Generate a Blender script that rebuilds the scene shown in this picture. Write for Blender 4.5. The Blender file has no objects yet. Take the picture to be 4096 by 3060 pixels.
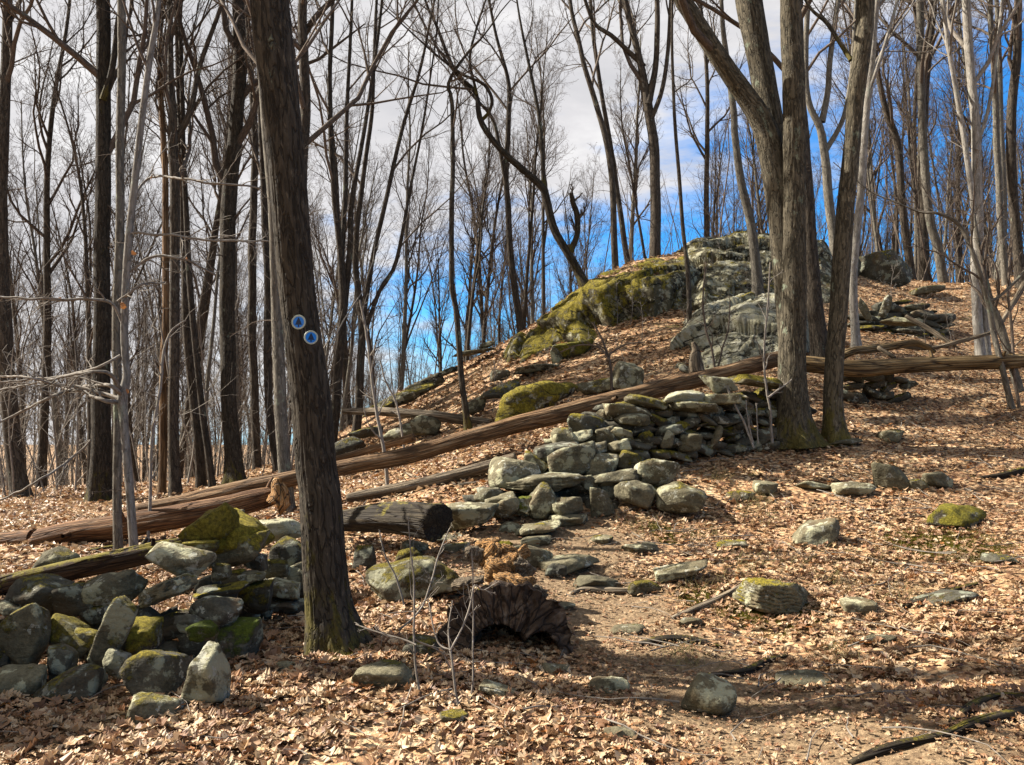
import bpy, math, random
import numpy as np
from math import radians, sin, cos, tan, pi
from mathutils import Vector, Matrix, Euler

scene = bpy.context.scene
COL = scene.collection
RS = np.random.RandomState(7)
W, Hh, F = 1024.0, 765.0, 852.0
EYE, PITCH = 1.6, radians(2.5)

# ------------------------------------------------------------------ camera
cam_d = bpy.data.cameras.new('camera'); cam = bpy.data.objects.new('camera', cam_d)
COL.objects.link(cam); scene.camera = cam
cam.location = (0, 0, EYE); cam.rotation_euler = (pi/2+PITCH, 0, 0)
cam_d.sensor_width = 36.0; cam_d.lens = 36.0*F/W; cam_d.clip_end = 2000; cam_d.clip_start = .05

def P(px, py, Y):
    u = (px-W/2)/F; v = (Hh/2-py)/F
    d = np.array([u, cos(PITCH)-v*sin(PITCH), sin(PITCH)+v*cos(PITCH)])
    return np.array([0, 0, EYE]) + d*(Y/d[1])

# ------------------------------------------------------------------ noise
_perm = np.random.RandomState(3).permutation(512)
_perm = np.concatenate([_perm, _perm, _perm])
_grad = np.random.RandomState(4).randn(512, 3); _grad /= np.linalg.norm(_grad, axis=1)[:, None]
def perlin(p):
    p = np.asarray(p, float)
    i = np.floor(p).astype(np.int64); f = p-i; i &= 511
    w = f*f*f*(f*(f*6-15)+10)
    r = np.zeros(p.shape[:-1])
    for dx in (0, 1):
        wx = w[..., 0] if dx else 1-w[..., 0]
        a = _perm[(i[..., 0]+dx) & 511]
        for dy in (0, 1):
            wy = w[..., 1] if dy else 1-w[..., 1]
            b = _perm[(a+i[..., 1]+dy) & 511]
            for dz in (0, 1):
                wz = w[..., 2] if dz else 1-w[..., 2]
                g = _grad[_perm[(b+i[..., 2]+dz) & 511] & 511]
                r += wx*wy*wz*(g[..., 0]*(f[..., 0]-dx)+g[..., 1]*(f[..., 1]-dy)+g[..., 2]*(f[..., 2]-dz))
    return r
def fbm(p, o=4):
    p = np.asarray(p, float); r = 0; a = 1.0
    for k in range(o):
        r = r+a*perlin(p*(2.03**k)+k*17.3); a *= .5
    return r

# ------------------------------------------------------------------ terrain height
CP = [(0,765,4.0),(250,765,4.0),(512,765,4.02),(780,765,4.0),(1024,765,3.75),
 (0,705,4.8),(150,712,4.65),(340,652,5.85),(300,585,7.9),(20,560,9.6),(140,524,12.6),(0,520,13.0),(60,500,17),(235,484,20),(290,505,14.5),
 (470,650,5.9),(560,560,8.1),(480,520,9.3),(600,518,9.2),(700,508,9.6),(790,447,11.3),(875,443,11.4),(1000,430,12),
 (1024,500,9.2),(1024,600,6.25),(1024,700,4.55),(800,560,7.9),(800,650,5.95),(660,465,10.6),(430,540,9.2),
 (1024,340,17),(1024,285,24),(940,290,22),(900,332,17.5),(900,368,14.4),(1000,370,14.2),
 (560,445,11.6),(500,455,11.8),(400,480,12.5),(350,485,13.2),(470,424,15),(400,428,18.5),(330,452,21),
 (375,407,22),(430,378,22),(480,357,21.5),(515,344,20.5),(560,306,20.5),(600,278,20.5),(640,259,21),(700,246,22),(740,240,23),(800,246,23.5),(860,268,23),(905,292,22),
 (600,402,14.6),(640,372,15.6),(680,340,16.6),(755,352,15.2),(560,372,16.8),(480,392,17.2),(430,418,18),(850,345,15.5),(820,395,13),(700,420,12.6),
 (620,330,18),(560,345,18.5),(700,300,19),(780,290,19.5)]
pts = [P(*c) for c in CP]
pts += [np.array(q, float) for q in [(0,0,0),(-6,0,0),(6,0,.1),(-12,-8,0),(12,-8,.6),(-60,0,0),(60,0,7),(-8,10,0),(-14,14,0),(-30,30,-1.3),(-60,60,-7),
 (60,60,4),(0,100,-16),(-60,120,-20),(60,120,-12),(20,42,4.3),(5,36,1.6),(-3,42,-2.2),(12,34,4.6),(-5,28,-.3),(0,27,1.9),(4,27,3.4),(9,29,5.2),
 (16,24,6.2),(14,14,3.0),(10,9,1.6),(8,5,.9),(-16,45,-4),(30,30,6.5),(-10,22,-.05),(-16,20,-.05),(10,60,-3),(-30,80,-12),(30,80,-4)]]
pts = np.array(pts)
def _kern(d): return np.sqrt(d*d+.35**2)
_D = np.linalg.norm(pts[:, None, :2]-pts[None, :, :2], axis=2)
_A = np.zeros((len(pts)+1, len(pts)+1)); _A[:-1, :-1] = _kern(_D)-np.eye(len(pts))*.12; _A[-1, :-1] = 1; _A[:-1, -1] = 1
_wts = np.linalg.solve(_A, np.append(pts[:, 2], 0))
def H(x, y, detail=True):
    x = np.asarray(x, float); y = np.asarray(y, float); sh = x.shape
    x = x.ravel(); y = y.ravel(); z = np.empty(len(x))
    for s in range(0, len(x), 20000):
        xs, ys = x[s:s+20000], y[s:s+20000]
        xc = np.clip(xs, -80, 80); yc = np.clip(ys, -30, 130)
        d = np.hypot(xc[:, None]-pts[None, :, 0], yc[:, None]-pts[None, :, 1])
        z[s:s+20000] = _kern(d)@_wts[:-1]+_wts[-1]
    if detail:
        q = np.stack([x, y, np.zeros_like(x)], -1)
        z = z+.085*perlin(q*.7+5)+.04*perlin(q*1.9+9)+.016*perlin(q*5)
    return z.reshape(sh)
def Hs(x, y): return float(H(np.array([x]), np.array([y]))[0])
_YM = np.concatenate([np.arange(3.2, 30, .04), np.arange(30, 90, .3)])
def ground(px, py):
    u = (px-W/2)/F; v = (Hh/2-py)/F
    d = np.array([u, cos(PITCH)-v*sin(PITCH), sin(PITCH)+v*cos(PITCH)]); d = d/d[1]
    x = d[0]*_YM; z = EYE+d[2]*_YM
    hit = np.nonzero(H(x, _YM) >= z)[0]
    Y = _YM[hit[0]] if len(hit) else 24.0
    return np.array([d[0]*Y, Y, EYE+d[2]*Y])

# ------------------------------------------------------------------ mesh helpers
def mkmesh(name, verts, faces_list, attrs=None, smooth=True):
    """faces_list: list of int arrays (m,3) or (m,4)"""
    me = bpy.data.meshes.new(name)
    verts = np.asarray(verts, np.float32)
    me.vertices.add(len(verts)); me.vertices.foreach_set('co', verts.ravel())
    tot = sum(f.shape[0] for f in faces_list); nl = sum(f.size for f in faces_list)
    me.loops.add(nl); me.polygons.add(tot)
    me.loops.foreach_set('vertex_index', np.concatenate([f.ravel() for f in faces_list]).astype(np.int32))
    lt = np.concatenate([np.full(f.shape[0], f.shape[1]) for f in faces_list]).astype(np.int32)
    ls = np.concatenate([[0], np.cumsum(lt)[:-1]]).astype(np.int32)
    me.polygons.foreach_set('loop_start', ls); me.polygons.foreach_set('loop_total', lt)
    me.polygons.foreach_set('use_smooth', np.full(tot, smooth))
    for k, (ty, data) in (attrs or {}).items():
        a = me.attributes.new(k, ty, 'POINT')
        a.data.foreach_set('vector' if ty == 'FLOAT_VECTOR' else 'value', np.asarray(data, np.float32).ravel())
    me.update(calc_edges=True); me.validate(clean_customdata=False)
    return me
def obj(name, me, m, parent=None, loc=None):
    o = bpy.data.objects.new(name, me); COL.objects.link(o)
    if m is not None:
        me.materials.clear(); me.materials.append(m)
    if parent is not None: o.parent = parent
    if loc is not None: o.location = loc
    return o
def empty(name, loc=(0, 0, 0)):
    o = bpy.data.objects.new(name, None); COL.objects.link(o); o.location = loc; o.empty_display_size = .2
    return o
def tag(o, label=None, cat=None, group=None, kind=None):
    if label: o['label'] = label
    if cat: o['category'] = cat
    if group: o['group'] = group
    if kind: o['kind'] = kind
    return o

def unit(v): return v/np.maximum(np.linalg.norm(v, axis=-1, keepdims=True), 1e-9)

class Geo:
    def __init__(s): s.v = []; s.q = []; s.t = []; s.tc = []; s.n = 0
    def add(s, v, q=None, t=None, tc=None):
        v = v.reshape(-1, 3); s.v.append(v)
        if q is not None: s.q.append(q+s.n)
        if t is not None: s.t.append(t+s.n)
        s.tc.append(tc.reshape(-1, 3) if tc is not None else v.copy()); s.n += len(v)
    def tubes(s, paths, radii, sides, ridge=None, twist=None):
        N, k, _ = paths.shape
        T = unit(np.gradient(paths, axis=1))
        mean = np.abs(unit(paths[:, -1]-paths[:, 0]))
        ref = np.zeros((N, 3)); ref[np.arange(N), np.argmin(mean, axis=1)] = 1
        A = unit(np.cross(T, ref[:, None, :])); B = np.cross(T, A)
        ang = np.arange(sides)*2*pi/sides
        ln = np.concatenate([np.zeros((N, 1)), np.cumsum(np.linalg.norm(np.diff(paths, axis=1), axis=2), axis=1)], 1)
        r = np.repeat(radii[:, :, None], sides, 2)
        ca, sa = np.cos(ang), np.sin(ang)
        tc = np.stack([ca*r, sa*r, np.repeat(ln[:, :, None], sides, 2)], -1)
        if ridge is not None: r = r*ridge(ca, sa, ln, r)
        v = paths[:, :, None, :]+A[:, :, None, :]*(ca*r)[..., None]+B[:, :, None, :]*(sa*r)[..., None]
        idx = np.arange(N*k*sides).reshape(N, k, sides)
        a = idx[:, :-1]; b = idx[:, 1:]
        q = np.stack([a, np.roll(a, -1, 2), np.roll(b, -1, 2), b], -1).reshape(-1, 4)
        s.add(v, q, None, tc)
    def mesh(s, name, smooth=True):
        fl = []
        if s.q: fl.append(np.concatenate(s.q))
        if s.t: fl.append(np.concatenate(s.t))
        return mkmesh(name, np.concatenate(s.v), fl, {'tc': ('FLOAT_VECTOR', np.concatenate(s.tc))}, smooth)

def spline(ctrl, n):
    """Catmull-Rom through ctrl (m,d) -> n points"""
    c = np.asarray(ctrl, float)
    if len(c) == 2: return c[0]+(c[1]-c[0])*np.linspace(0, 1, n)[:, None]
    seg = np.linalg.norm(np.diff(c[:, :3], axis=0), axis=1); u = np.concatenate([[0], np.cumsum(seg)])
    e = np.vstack([2*c[0]-c[1], c, 2*c[-1]-c[-2]])
    out = []
    for t in np.linspace(0, u[-1], n):
        i = min(max(np.searchsorted(u, t, 'right')-1, 0), len(c)-2)
        f = (t-u[i])/(u[i+1]-u[i])
        p0, p1, p2, p3 = e[i], e[i+1], e[i+2], e[i+3]
        out.append(.5*((2*p1)+(-p0+p2)*f+(2*p0-5*p1+4*p2-p3)*f*f+(-p0+3*p1-3*p2+p3)*f**3))
    return np.array(out)

# ------------------------------------------------------------------ materials
ALB = .56
class NT:
    def __init__(s, nt): s.nt = nt; s.nt.nodes.clear()
    def n(s, typ, **kw):
        nd = s.nt.nodes.new(typ)
        for k, v in kw.items():
            if k in ('ins',):
                for kk, vv in v.items():
                    if isinstance(vv, bpy.types.NodeSocket): s.nt.links.new(vv, nd.inputs[kk])
                    else: nd.inputs[kk].default_value = vv
            else: setattr(nd, k, v)
        return nd
    def math(s, op, a, b=0.0, c=None, clamp=False):
        nd = s.n('ShaderNodeMath', operation=op, ins={0: a, 1: b}); nd.use_clamp = clamp
        if c is not None: s.put(nd.inputs[2], c)
        return nd.outputs[0]
    def put(s, sock, v):
        if isinstance(v, bpy.types.NodeSocket): s.nt.links.new(v, sock)
        else: sock.default_value = v
    def noise(s, vec, scale, detail=4, rough=.55, dist=0.0, out=0):
        nd = s.n('ShaderNodeTexNoise', ins={'Vector': vec, 'Scale': scale, 'Detail': detail, 'Roughness': rough, 'Distortion': dist})
        return nd.outputs[out]
    def vor(s, vec, scale, feature='F1', out='Distance', rnd=1.0):
        nd = s.n('ShaderNodeTexVoronoi', feature=feature, ins={'Vector': vec, 'Scale': scale, 'Randomness': rnd})
        return nd.outputs[out]
    def map(s, vec, scale=(1, 1, 1), loc=(0, 0, 0), rot=(0, 0, 0)):
        return s.n('ShaderNodeMapping', ins={'Vector': vec, 'Scale': scale, 'Location': loc, 'Rotation': rot}).outputs[0]
    def ramp(s, fac, stops, interp='LINEAR'):
        nd = s.n('ShaderNodeValToRGB', ins={0: fac}); cr = nd.color_ramp; cr.interpolation = interp
        while len(cr.elements) < len(stops): cr.elements.new(.5)
        for e, (p, c) in zip(cr.elements, stops):
            e.position = p; e.color = (*c, 1) if len(c) == 3 else c
        return nd.outputs[0]
    def sstep(s, x, lo, hi):
        nd = s.n('ShaderNodeMapRange', interpolation_type='SMOOTHSTEP', ins={0: x, 1: lo, 2: hi, 3: 0.0, 4: 1.0})
        return nd.outputs[0]
    def mix(s, f, a, b, typ='MIX'):
        nd = s.n('ShaderNodeMix', data_type='RGBA', blend_type=typ)
        s.put(nd.inputs[0], f)
        for i, v in ((6, a), (7, b)):
            s.put(nd.inputs[i], v if isinstance(v, bpy.types.NodeSocket) else (*v, 1))
        return nd.outputs[2]
    def attr(s, name, typ='GEOMETRY', out='Fac'):
        return s.n('ShaderNodeAttribute', attribute_name=name, attribute_type=typ).outputs[out]
    def finish(s, col, rough=.85, bump=None, bstr=.5, bdist=.02, spec=.3, normal=None):
        b = s.n('ShaderNodeBsdfPrincipled'); s.put(b.inputs['Base Color'], s.mix(1.0, col, (ALB, ALB, ALB), 'MULTIPLY') if isinstance(col, bpy.types.NodeSocket) else (*[c*ALB for c in col], 1))
        s.put(b.inputs['Roughness'], rough); s.put(b.inputs['Specular IOR Level'], spec)
        if bump is not None:
            bp = s.n('ShaderNodeBump', ins={'Height': bump, 'Strength': bstr, 'Distance': bdist})
            s.nt.links.new(bp.outputs[0], b.inputs['Normal'])
        o = s.n('ShaderNodeOutputMaterial'); s.nt.links.new(b.outputs[0], o.inputs[0])
def mat(name):
    m = bpy.data.materials.new(name); m.use_nodes = True
    return m, NT(m.node_tree)

def bark(name, dark, light, lichen=(.30, .34, .24), lich=.25, scale=1.0, mossy=0.0, ring=False, bstr=.8):
    m, t = mat(name)
    tc = t.attr('tc', out='Vector')
    inf = t.n('ShaderNodeObjectInfo').outputs['Random']
    v = t.map(tc, (1*scale, 1*scale, .24*scale))
    a = t.noise(v, 26, 5, .65, .6)
    v2 = t.map(tc, (1*scale, 1*scale, .22*scale), loc=(3, 1, 2))
    pl = t.math('ABSOLUTE', t.math('SUBTRACT', t.noise(t.map(tc, (1*scale, 1*scale, .2*scale), loc=(3, 1, 2)), 20, 3, .55, .4), .5))
    plm = t.sstep(pl, .0, .055)
    col = t.ramp(a, [(.3, dark), (.62, light)])
    col = t.mix(t.math('MULTIPLY', t.math('SUBTRACT', 1.0, plm), .7), col, tuple(c*.45 for c in dark))
    big = t.noise(tc, 1.7, 3, .6)
    col = t.mix(t.math('MULTIPLY', big, .55), col, tuple(c*.6 for c in light), 'MIX')
    fk = t.sstep(t.noise(t.map(tc, (1, 1, .35), loc=(17, 3, 1)), 42, 3, .6), .60, .68)
    col = t.mix(t.math('MULTIPLY', fk, .55), col, tuple(min(.6, c*2.0) for c in light))
    l1 = t.noise(t.map(tc, (1, 1, .6), loc=(7, 3, 1)), 5.5, 5, .7)
    lm = t.math('MULTIPLY', t.sstep(l1, .70-.3*lich, .78-.3*lich), .8)
    col = t.mix(lm, col, lichen)
    if ring:
        rg = t.noise(t.map(tc, (1.5, 1.5, 7)), 5, 4, .7)
        col = t.mix(t.math('MULTIPLY', t.sstep(rg, .6, .72), .5), col, tuple(c*.45 for c in dark))
    if mossy:
        mn = t.noise(t.map(tc, (1, 1, .35), loc=(1, 9, 4)), 6, 6, .75)
        zz = t.n('ShaderNodeSeparateXYZ', ins={0: tc}).outputs[2]
        base = t.math('SUBTRACT', 1.0, t.math('MULTIPLY', zz, 1.15), clamp=True)
        mm = t.sstep(t.math('ADD', mn, t.math('MULTIPLY', base, .24*mossy)), .62, .74)
        col = t.mix(t.math('MULTIPLY', mm, .8), col, t.mix(t.noise(tc, 40, 3), (.06, .05, .012), (.22, .18, .035)))
    hv = t.n('ShaderNodeHueSaturation', ins={'Color': col, 'Value': t.math('ADD', .8, t.math('MULTIPLY', inf, .45))}).outputs[0]
    h = t.math('ADD', t.math('MULTIPLY', a, .6), t.math('MULTIPLY', plm, .7))
    t.finish(hv, .9, h, bstr, .03*1.0/scale, .15)
    return m
M = {}
M['bark_dark'] = bark('bark_dark', (.022, .017, .012), (.105, .085, .06), lich=.18, mossy=1.0)
M['bark_oak'] = bark('bark_oak', (.034, .029, .019), (.19, .16, .108), lich=.3, mossy=1.15)
M['bark_mid'] = bark('bark_mid', (.038, .030, .023), (.14, .112, .082), lich=.22, scale=.9)
M['bark_grey'] = bark('bark_grey', (.10, .088, .07), (.27, .24, .19), lich=.3, scale=.8, ring=True, bstr=.4)
M['bark_pale'] = bark('bark_pale', (.20, .175, .145), (.46, .42, .36), lichen=(.4, .42, .34), lich=.3, scale=.8, ring=True, bstr=.3)
M['twig'] = bark('twig', (.09, .066, .048), (.22, .17, .13), lich=.1, scale=2, bstr=.2)
M['twig_far'] = bark('twig_far', (.075, .055, .042), (.17, .13, .10), lich=.1, scale=2, bstr=.1)
M['twig_pale'] = bark('twig_pale', (.20, .165, .13), (.42, .37, .31), lich=.1, scale=2, bstr=.2)

def wood(name, c1, c2, c3, moss=.0, crack=.6):
    m, t = mat(name)
    tc = t.attr('tc', out='Vector')
    v = t.map(tc, (1, 1, .06))
    g = t.noise(v, 34, 6, .7, .4)
    g2 = t.noise(t.map(tc, (1, 1, .25), loc=(4, 4, 4)), 7, 4, .6)
    col = t.ramp(g, [(.28, c1), (.5, c2), (.72, c3)])
    col = t.mix(t.sstep(g2, .4, .7), col, tuple(c*.5 for c in c2), 'MIX')
    cr = t.vor(t.map(tc, (1, 1, .05), loc=(2, 2, 0)), 26, 'DISTANCE_TO_EDGE')
    crm = t.math('MULTIPLY', t.math('SUBTRACT', 1.0, t.sstep(cr, .01, .1)), crack)
    col = t.mix(crm, col, (.02, .012, .008))
    if moss:
        nz = t.n('ShaderNodeSeparateXYZ', ins={0: t.n('ShaderNodeNewGeometry').outputs['Normal']}).outputs[2]
        mn = t.noise(tc, 6, 6, .75)
        mm = t.sstep(t.math('ADD', mn, t.math('MULTIPLY', nz, .22)), .82-.3*moss, .92-.3*moss)
        col = t.mix(mm, col, (.21, .17, .02))
    h = t.math('SUBTRACT', t.math('ADD', g, t.math('MULTIPLY', g2, .5)), crm)
    t.finish(col, .85, h, .8, .035, .2)
    return m
M['log_orange'] = wood('log_orange', (.07, .035, .016), (.31, .175, .08), (.62, .46, .28))
M['log_red'] = wood('log_red', (.06, .027, .012), (.27, .13, .055), (.56, .38, .21))
M['log_yellow'] = wood('log_yellow', (.09, .05, .02), (.33, .21, .085), (.52, .42, .25), crack=.8)
M['log_pale'] = wood('log_pale', (.08, .055, .035), (.30, .23, .15), (.55, .47, .36))
M['log_moss'] = wood('log_moss', (.025, .016, .009), (.09, .055, .03), (.22, .15, .08), moss=.75, crack=.9)
M['log_dark_moss'] = wood('log_dark_moss', (.02, .016, .01), (.06, .045, .026), (.12, .09, .05), moss=.45, crack=.9)
M['stump'] = wood('stump_wood', (.035, .02, .012), (.13, .08, .048), (.30, .23, .165), moss=.15, crack=.8)
M['rot'] = wood('rot', (.22, .08, .02), (.66, .34, .11), (.98, .80, .52), crack=.9)

def rockmat(name, c1, c2, lich_c=(.38, .365, .235), scale=1.0, cracks=False):
    m, t = mat(name)
    geo = t.n('ShaderNodeNewGeometry'); pos = geo.outputs['Position']
    nz = t.n('ShaderNodeSeparateXYZ', ins={0: geo.outputs['Normal']}).outputs[2]
    rnd = t.n('ShaderNodeObjectInfo').outputs['Random']
    moss = t.math('ADD', t.attr('moss', 'OBJECT'), t.attr('mv')); lich = t.attr('lichen', 'OBJECT')
    a = t.noise(pos, 9*scale, 6, .7, .3)
    b = t.noise(t.map(pos, (1, 1, 2.6), rot=(.3, .2, 0)), 4*scale, 5, .6, .8)
    f = t.noise(pos, 45*scale, 4, .7)
    col = t.ramp(t.math('ADD', t.math('MULTIPLY', a, .5), t.math('MULTIPLY', b, .5)), [(.33, c1), (.64, c2)])
    col = t.mix(t.math('MULTIPLY', t.sstep(f, .35, .7), .5), col, tuple(c*.45 for c in c1))
    rust = t.noise(t.map(pos, loc=(5, 2, 8)), 2.6*scale, 4, .6)
    col = t.mix(t.math('MULTIPLY', t.sstep(rust, .52, .66), .5), col, (.15, .095, .045))
    cell = t.n('ShaderNodeTexVoronoi', feature='SMOOTH_F1', ins={'Vector': t.n('ShaderNodeVectorMath', operation='ADD', ins={0: pos, 1: t.n('ShaderNodeVectorMath', operation='SCALE', ins={0: t.noise(pos, 11*scale, 3, .6, out=1), 'Scale': .16}).outputs[0]}).outputs[0], 'Scale': 7*scale, 'Smoothness': .3}).outputs[0]
    l1 = t.noise(t.map(pos, loc=(1, 7, 3)), 3.2*scale, 6, .72)
    lm = t.sstep(t.math('ADD', t.math('SUBTRACT', l1, t.math('MULTIPLY', cell, .28)), t.math('MULTIPLY', lich, .15)), .47, .53)
    col = t.mix(t.math('MULTIPLY', lm, .88), col, t.mix(t.noise(pos, 30*scale, 2), lich_c, tuple(c*1.35 for c in lich_c)))
    vl = t.noise(t.map(pos, loc=(9, 1, 1)), 8*scale, 4, .7)
    col = t.mix(t.math('MULTIPLY', t.sstep(t.math('ADD', vl, t.math('MULTIPLY', lich, .1)), .65, .69), .7), col, (.52, .51, .41))
    mn = t.noise(t.map(pos, loc=(3, 3, 6)), 5*scale, 7, .75)
    mm = t.sstep(t.math('ADD', t.math('ADD', mn, t.math('MULTIPLY', nz, .16)), t.math('MULTIPLY', moss, .42)), .74, .86)
    mc = t.ramp(t.noise(pos, 30*scale, 6, .8), [(.32, (.07, .055, .012)), (.5, (.33, .265, .025)), (.66, (.66, .52, .06))])
    gm = t.attr('green', 'OBJECT')
    mc = t.mix(gm, mc, t.ramp(t.noise(pos, 34, 6, .8), [(.32, (.025, .045, .006)), (.55, (.13, .19, .016)), (.7, (.27, .34, .04))]))
    col = t.mix(mm, col, mc)
    col = t.n('ShaderNodeHueSaturation', ins={'Color': col, 'Value': t.math('ADD', .75, t.math('MULTIPLY', rnd, .5))}).outputs[0]
    if cracks:
        wv = t.n('ShaderNodeVectorMath', operation='ADD', ins={0: t.map(pos, (1, 1, 2.6), rot=(.1, .35, .2)), 1: t.n('ShaderNodeVectorMath', operation='SCALE', ins={0: t.noise(pos, 2.5, 4, .6, out=1), 'Scale': 1.3}).outputs[0]}).outputs[0]
        ck = t.math('SUBTRACT', 1.0, t.sstep(t.vor(wv, .75, 'DISTANCE_TO_EDGE'), .0, .03))
        col = t.mix(t.math('MULTIPLY', ck, .9), col, (.012, .011, .008))
        a = t.math('SUBTRACT', a, t.math('MULTIPLY', ck, 2.0))
    h = t.math('ADD', t.math('ADD', t.math('MULTIPLY', a, .5), t.math('MULTIPLY', b, 1.0)), t.math('MULTIPLY', f, .25))
    h = t.math('ADD', h, t.math('MULTIPLY', t.math('MULTIPLY', mm, t.noise(pos, 55, 5, .8)), 2.2))
    t.finish(col, .9, h, .9, .035/scale, .2)
    return m
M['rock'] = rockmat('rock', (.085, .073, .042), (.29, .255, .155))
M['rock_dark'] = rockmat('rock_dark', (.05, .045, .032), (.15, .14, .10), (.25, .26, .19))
M['rock_big'] = rockmat('rock_big', (.05, .043, .024), (.19, .168, .095), (.37, .35, .235), .8, True)

LEAFRAMP = [(0, (.06, .026, .014)), (.12, (.17, .078, .038)), (.30, (.31, .155, .072)), (.5, (.56, .31, .155)), (.72, (.77, .51, .27)), (.90, (.86, .66, .42)), (.94, (.46, .17, .04)), (1, (.52, .22, .06))]
def groundmat():
    m, t = mat('leaf_covered_ground')
    pos = t.n('ShaderNodeNewGeometry').outputs['Position']
    path = t.attr('path')
    w = t.n('ShaderNodeVectorMath', operation='ADD', ins={0: pos, 1: t.n('ShaderNodeVectorMath', operation='SCALE', ins={0: t.noise(pos, 14, 3, out=1), 'Scale': .07}).outputs[0]}).outputs[0]
    v1 = t.n('ShaderNodeTexVoronoi', ins={'Vector': t.map(w, (1, 1.5, 1)), 'Scale': 15.0})
    v2 = t.n('ShaderNodeTexVoronoi', ins={'Vector': t.map(w, (1.4, 1, 1), rot=(0, 0, .8)), 'Scale': 23.0})
    r1 = t.n('ShaderNodeSeparateXYZ', ins={0: v1.outputs['Color']}).outputs[0]
    r2 = t.n('ShaderNodeSeparateXYZ', ins={0: v2.outputs['Color']}).outputs[1]
    sel = t.math('GREATER_THAN', r2, .5)
    big = t.noise(pos, .9, 4, .6)
    r = t.math('MULTIPLY', t.mix(sel, r1, r2), 1.0)
    col = t.ramp(t.math('MULTIPLY', r, t.math('ADD', .45, t.math('MULTIPLY', big, .8))), LEAFRAMP)
    edge = t.math('MULTIPLY', t.sstep(v1.outputs['Distance'], .45, .75), .75)
    col = t.mix(edge, col, (.03, .018, .01))
    dirt = t.ramp(t.noise(pos, 26, 6, .75), [(.3, (.08, .05, .028)), (.5, (.27, .18, .10)), (.7, (.54, .39, .23))])
    pm = t.sstep(t.math('ADD', path, t.math('MULTIPLY', t.math('SUBTRACT', t.noise(pos, 3, 5, .7), .5), 1.1)), .35, .75)
    col = t.mix(pm, col, dirt)
    gn = t.noise(t.map(pos, loc=(2, 5, 0)), 1.5, 6, .75)
    col = t.mix(t.math('MULTIPLY', t.sstep(gn, .61, .68), .7), col, t.mix(t.noise(pos, 40, 3), (.07, .07, .014), (.21, .17, .04)))
    h = t.math('ADD', t.math('MULTIPLY', r, 1.0), t.math('MULTIPLY', t.noise(pos, 40, 4, .7), .6))
    t.finish(col, .85, h, .9, .03, .2)
    return m
M['ground'] = groundmat()
def leafmat():
    m, t = mat('dry_leaf')
    r = t.attr('rnd'); tc = t.attr('tc', out='Vector')
    col = t.ramp(r, LEAFRAMP)
    n = t.noise(tc, 60, 3, .6)
    col = t.mix(t.math('MULTIPLY', n, .35), col, (.16, .08, .045))
    col = t.mix(1.0, col, (ALB, ALB, ALB), 'MULTIPLY')
    b = t.n('ShaderNodeBsdfPrincipled', ins={'Base Color': col, 'Roughness': .55, 'Specular IOR Level': .35})
    tr = t.n('ShaderNodeBsdfTranslucent', ins={'Color': col})
    mx = t.n('ShaderNodeMixShader', ins={0: .18, 1: b.outputs[0], 2: tr.outputs[0]})
    o = t.n('ShaderNodeOutputMaterial'); t.nt.links.new(mx.outputs[0], o.inputs[0])
    return m
M['leaf'] = leafmat()
def plain(name, c, rough=.6, var=.0, spec=.3):
    m, t = mat(name)
    if var:
        pos = t.n('ShaderNodeNewGeometry').outputs['Position']
        col = t.mix(t.noise(pos, 60 if var < .9 else 260, 3, .6), tuple(x*(1-var*.8) for x in c), tuple(min(1, x*(1+var*.5)) for x in c))
    else: col = c
    t.finish(col, rough, spec=spec)
    return m
M['moss'] = plain('moss', (.15, .13, .018), .95, .7, .05)
M['moss_green'] = plain('moss_green', (.13, .19, .015), .95, .7, .05)
M['grass'] = plain('dry_grass', (.40, .33, .14), .8, .6, .1)
M['blue'] = plain('marker_blue', (.0, .24, .95), .35, .25, .4)
M['rim'] = plain('marker_rim', (.52, .58, .48), .4, .9, .4)
M['navy'] = plain('marker_emblem', (.004, .022, .075), .5)
M['green_leaf'] = plain('green_leaf', (.09, .17, .02), .5, .3)

# ------------------------------------------------------------------ world and sun
SUN_AZ, SUN_EL = radians(75), radians(40)       # left of the view axis, above the horizon
sdir = Vector((-sin(SUN_AZ)*cos(SUN_EL), cos(SUN_AZ)*cos(SUN_EL), sin(SUN_EL)))
sl = bpy.data.lights.new('sun', 'SUN'); sl.energy = 5.0; sl.angle = radians(.5); sl.color = (1, .93, .82)
so = bpy.data.objects.new('sun', sl); COL.objects.link(so); so.rotation_euler = sdir.to_track_quat('Z', 'Y').to_euler(); so.location = (-20, 10, 30)
world = bpy.data.worlds.new('World'); scene.world = world; world.use_nodes = True
t = NT(world.node_tree)
g = t.n('ShaderNodeTexCoord').outputs['Generated']
sky = t.n('ShaderNodeTexSky', sky_type='NISHITA'); sky.sun_disc = False; sky.sun_elevation = SUN_EL; sky.sun_rotation = -SUN_AZ
sky.air_density = 1.0; sky.dust_density = .2; sky.ozone_density = 4.0
skc = t.mix(1.0, sky.outputs[0], (.20, .66, .98), 'MULTIPLY')
xyz = t.n('ShaderNodeSeparateXYZ', ins={0: g})
vn = t.noise(t.map(g, (1, 1, 3.2), loc=(.3, .1, .4)), 2.6, 6, .6, .3)
vn2 = t.noise(t.map(g, (1, 1, 4.5), loc=(2.3, 1.1, 1.4)), 7, 5, .6, .2)
e = t.math('ADD', t.math('MULTIPLY', xyz.outputs[2], 3.4), t.math('MULTIPLY', xyz.outputs[0], -2.3))
e = t.math('ADD', e, t.math('MULTIPLY', t.math('SUBTRACT', vn, .5), 1.9))
e = t.math('ADD', e, t.math('MULTIPLY', t.math('SUBTRACT', vn2, .5), 1.1))
cf = t.sstep(e, .25, .95)
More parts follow.
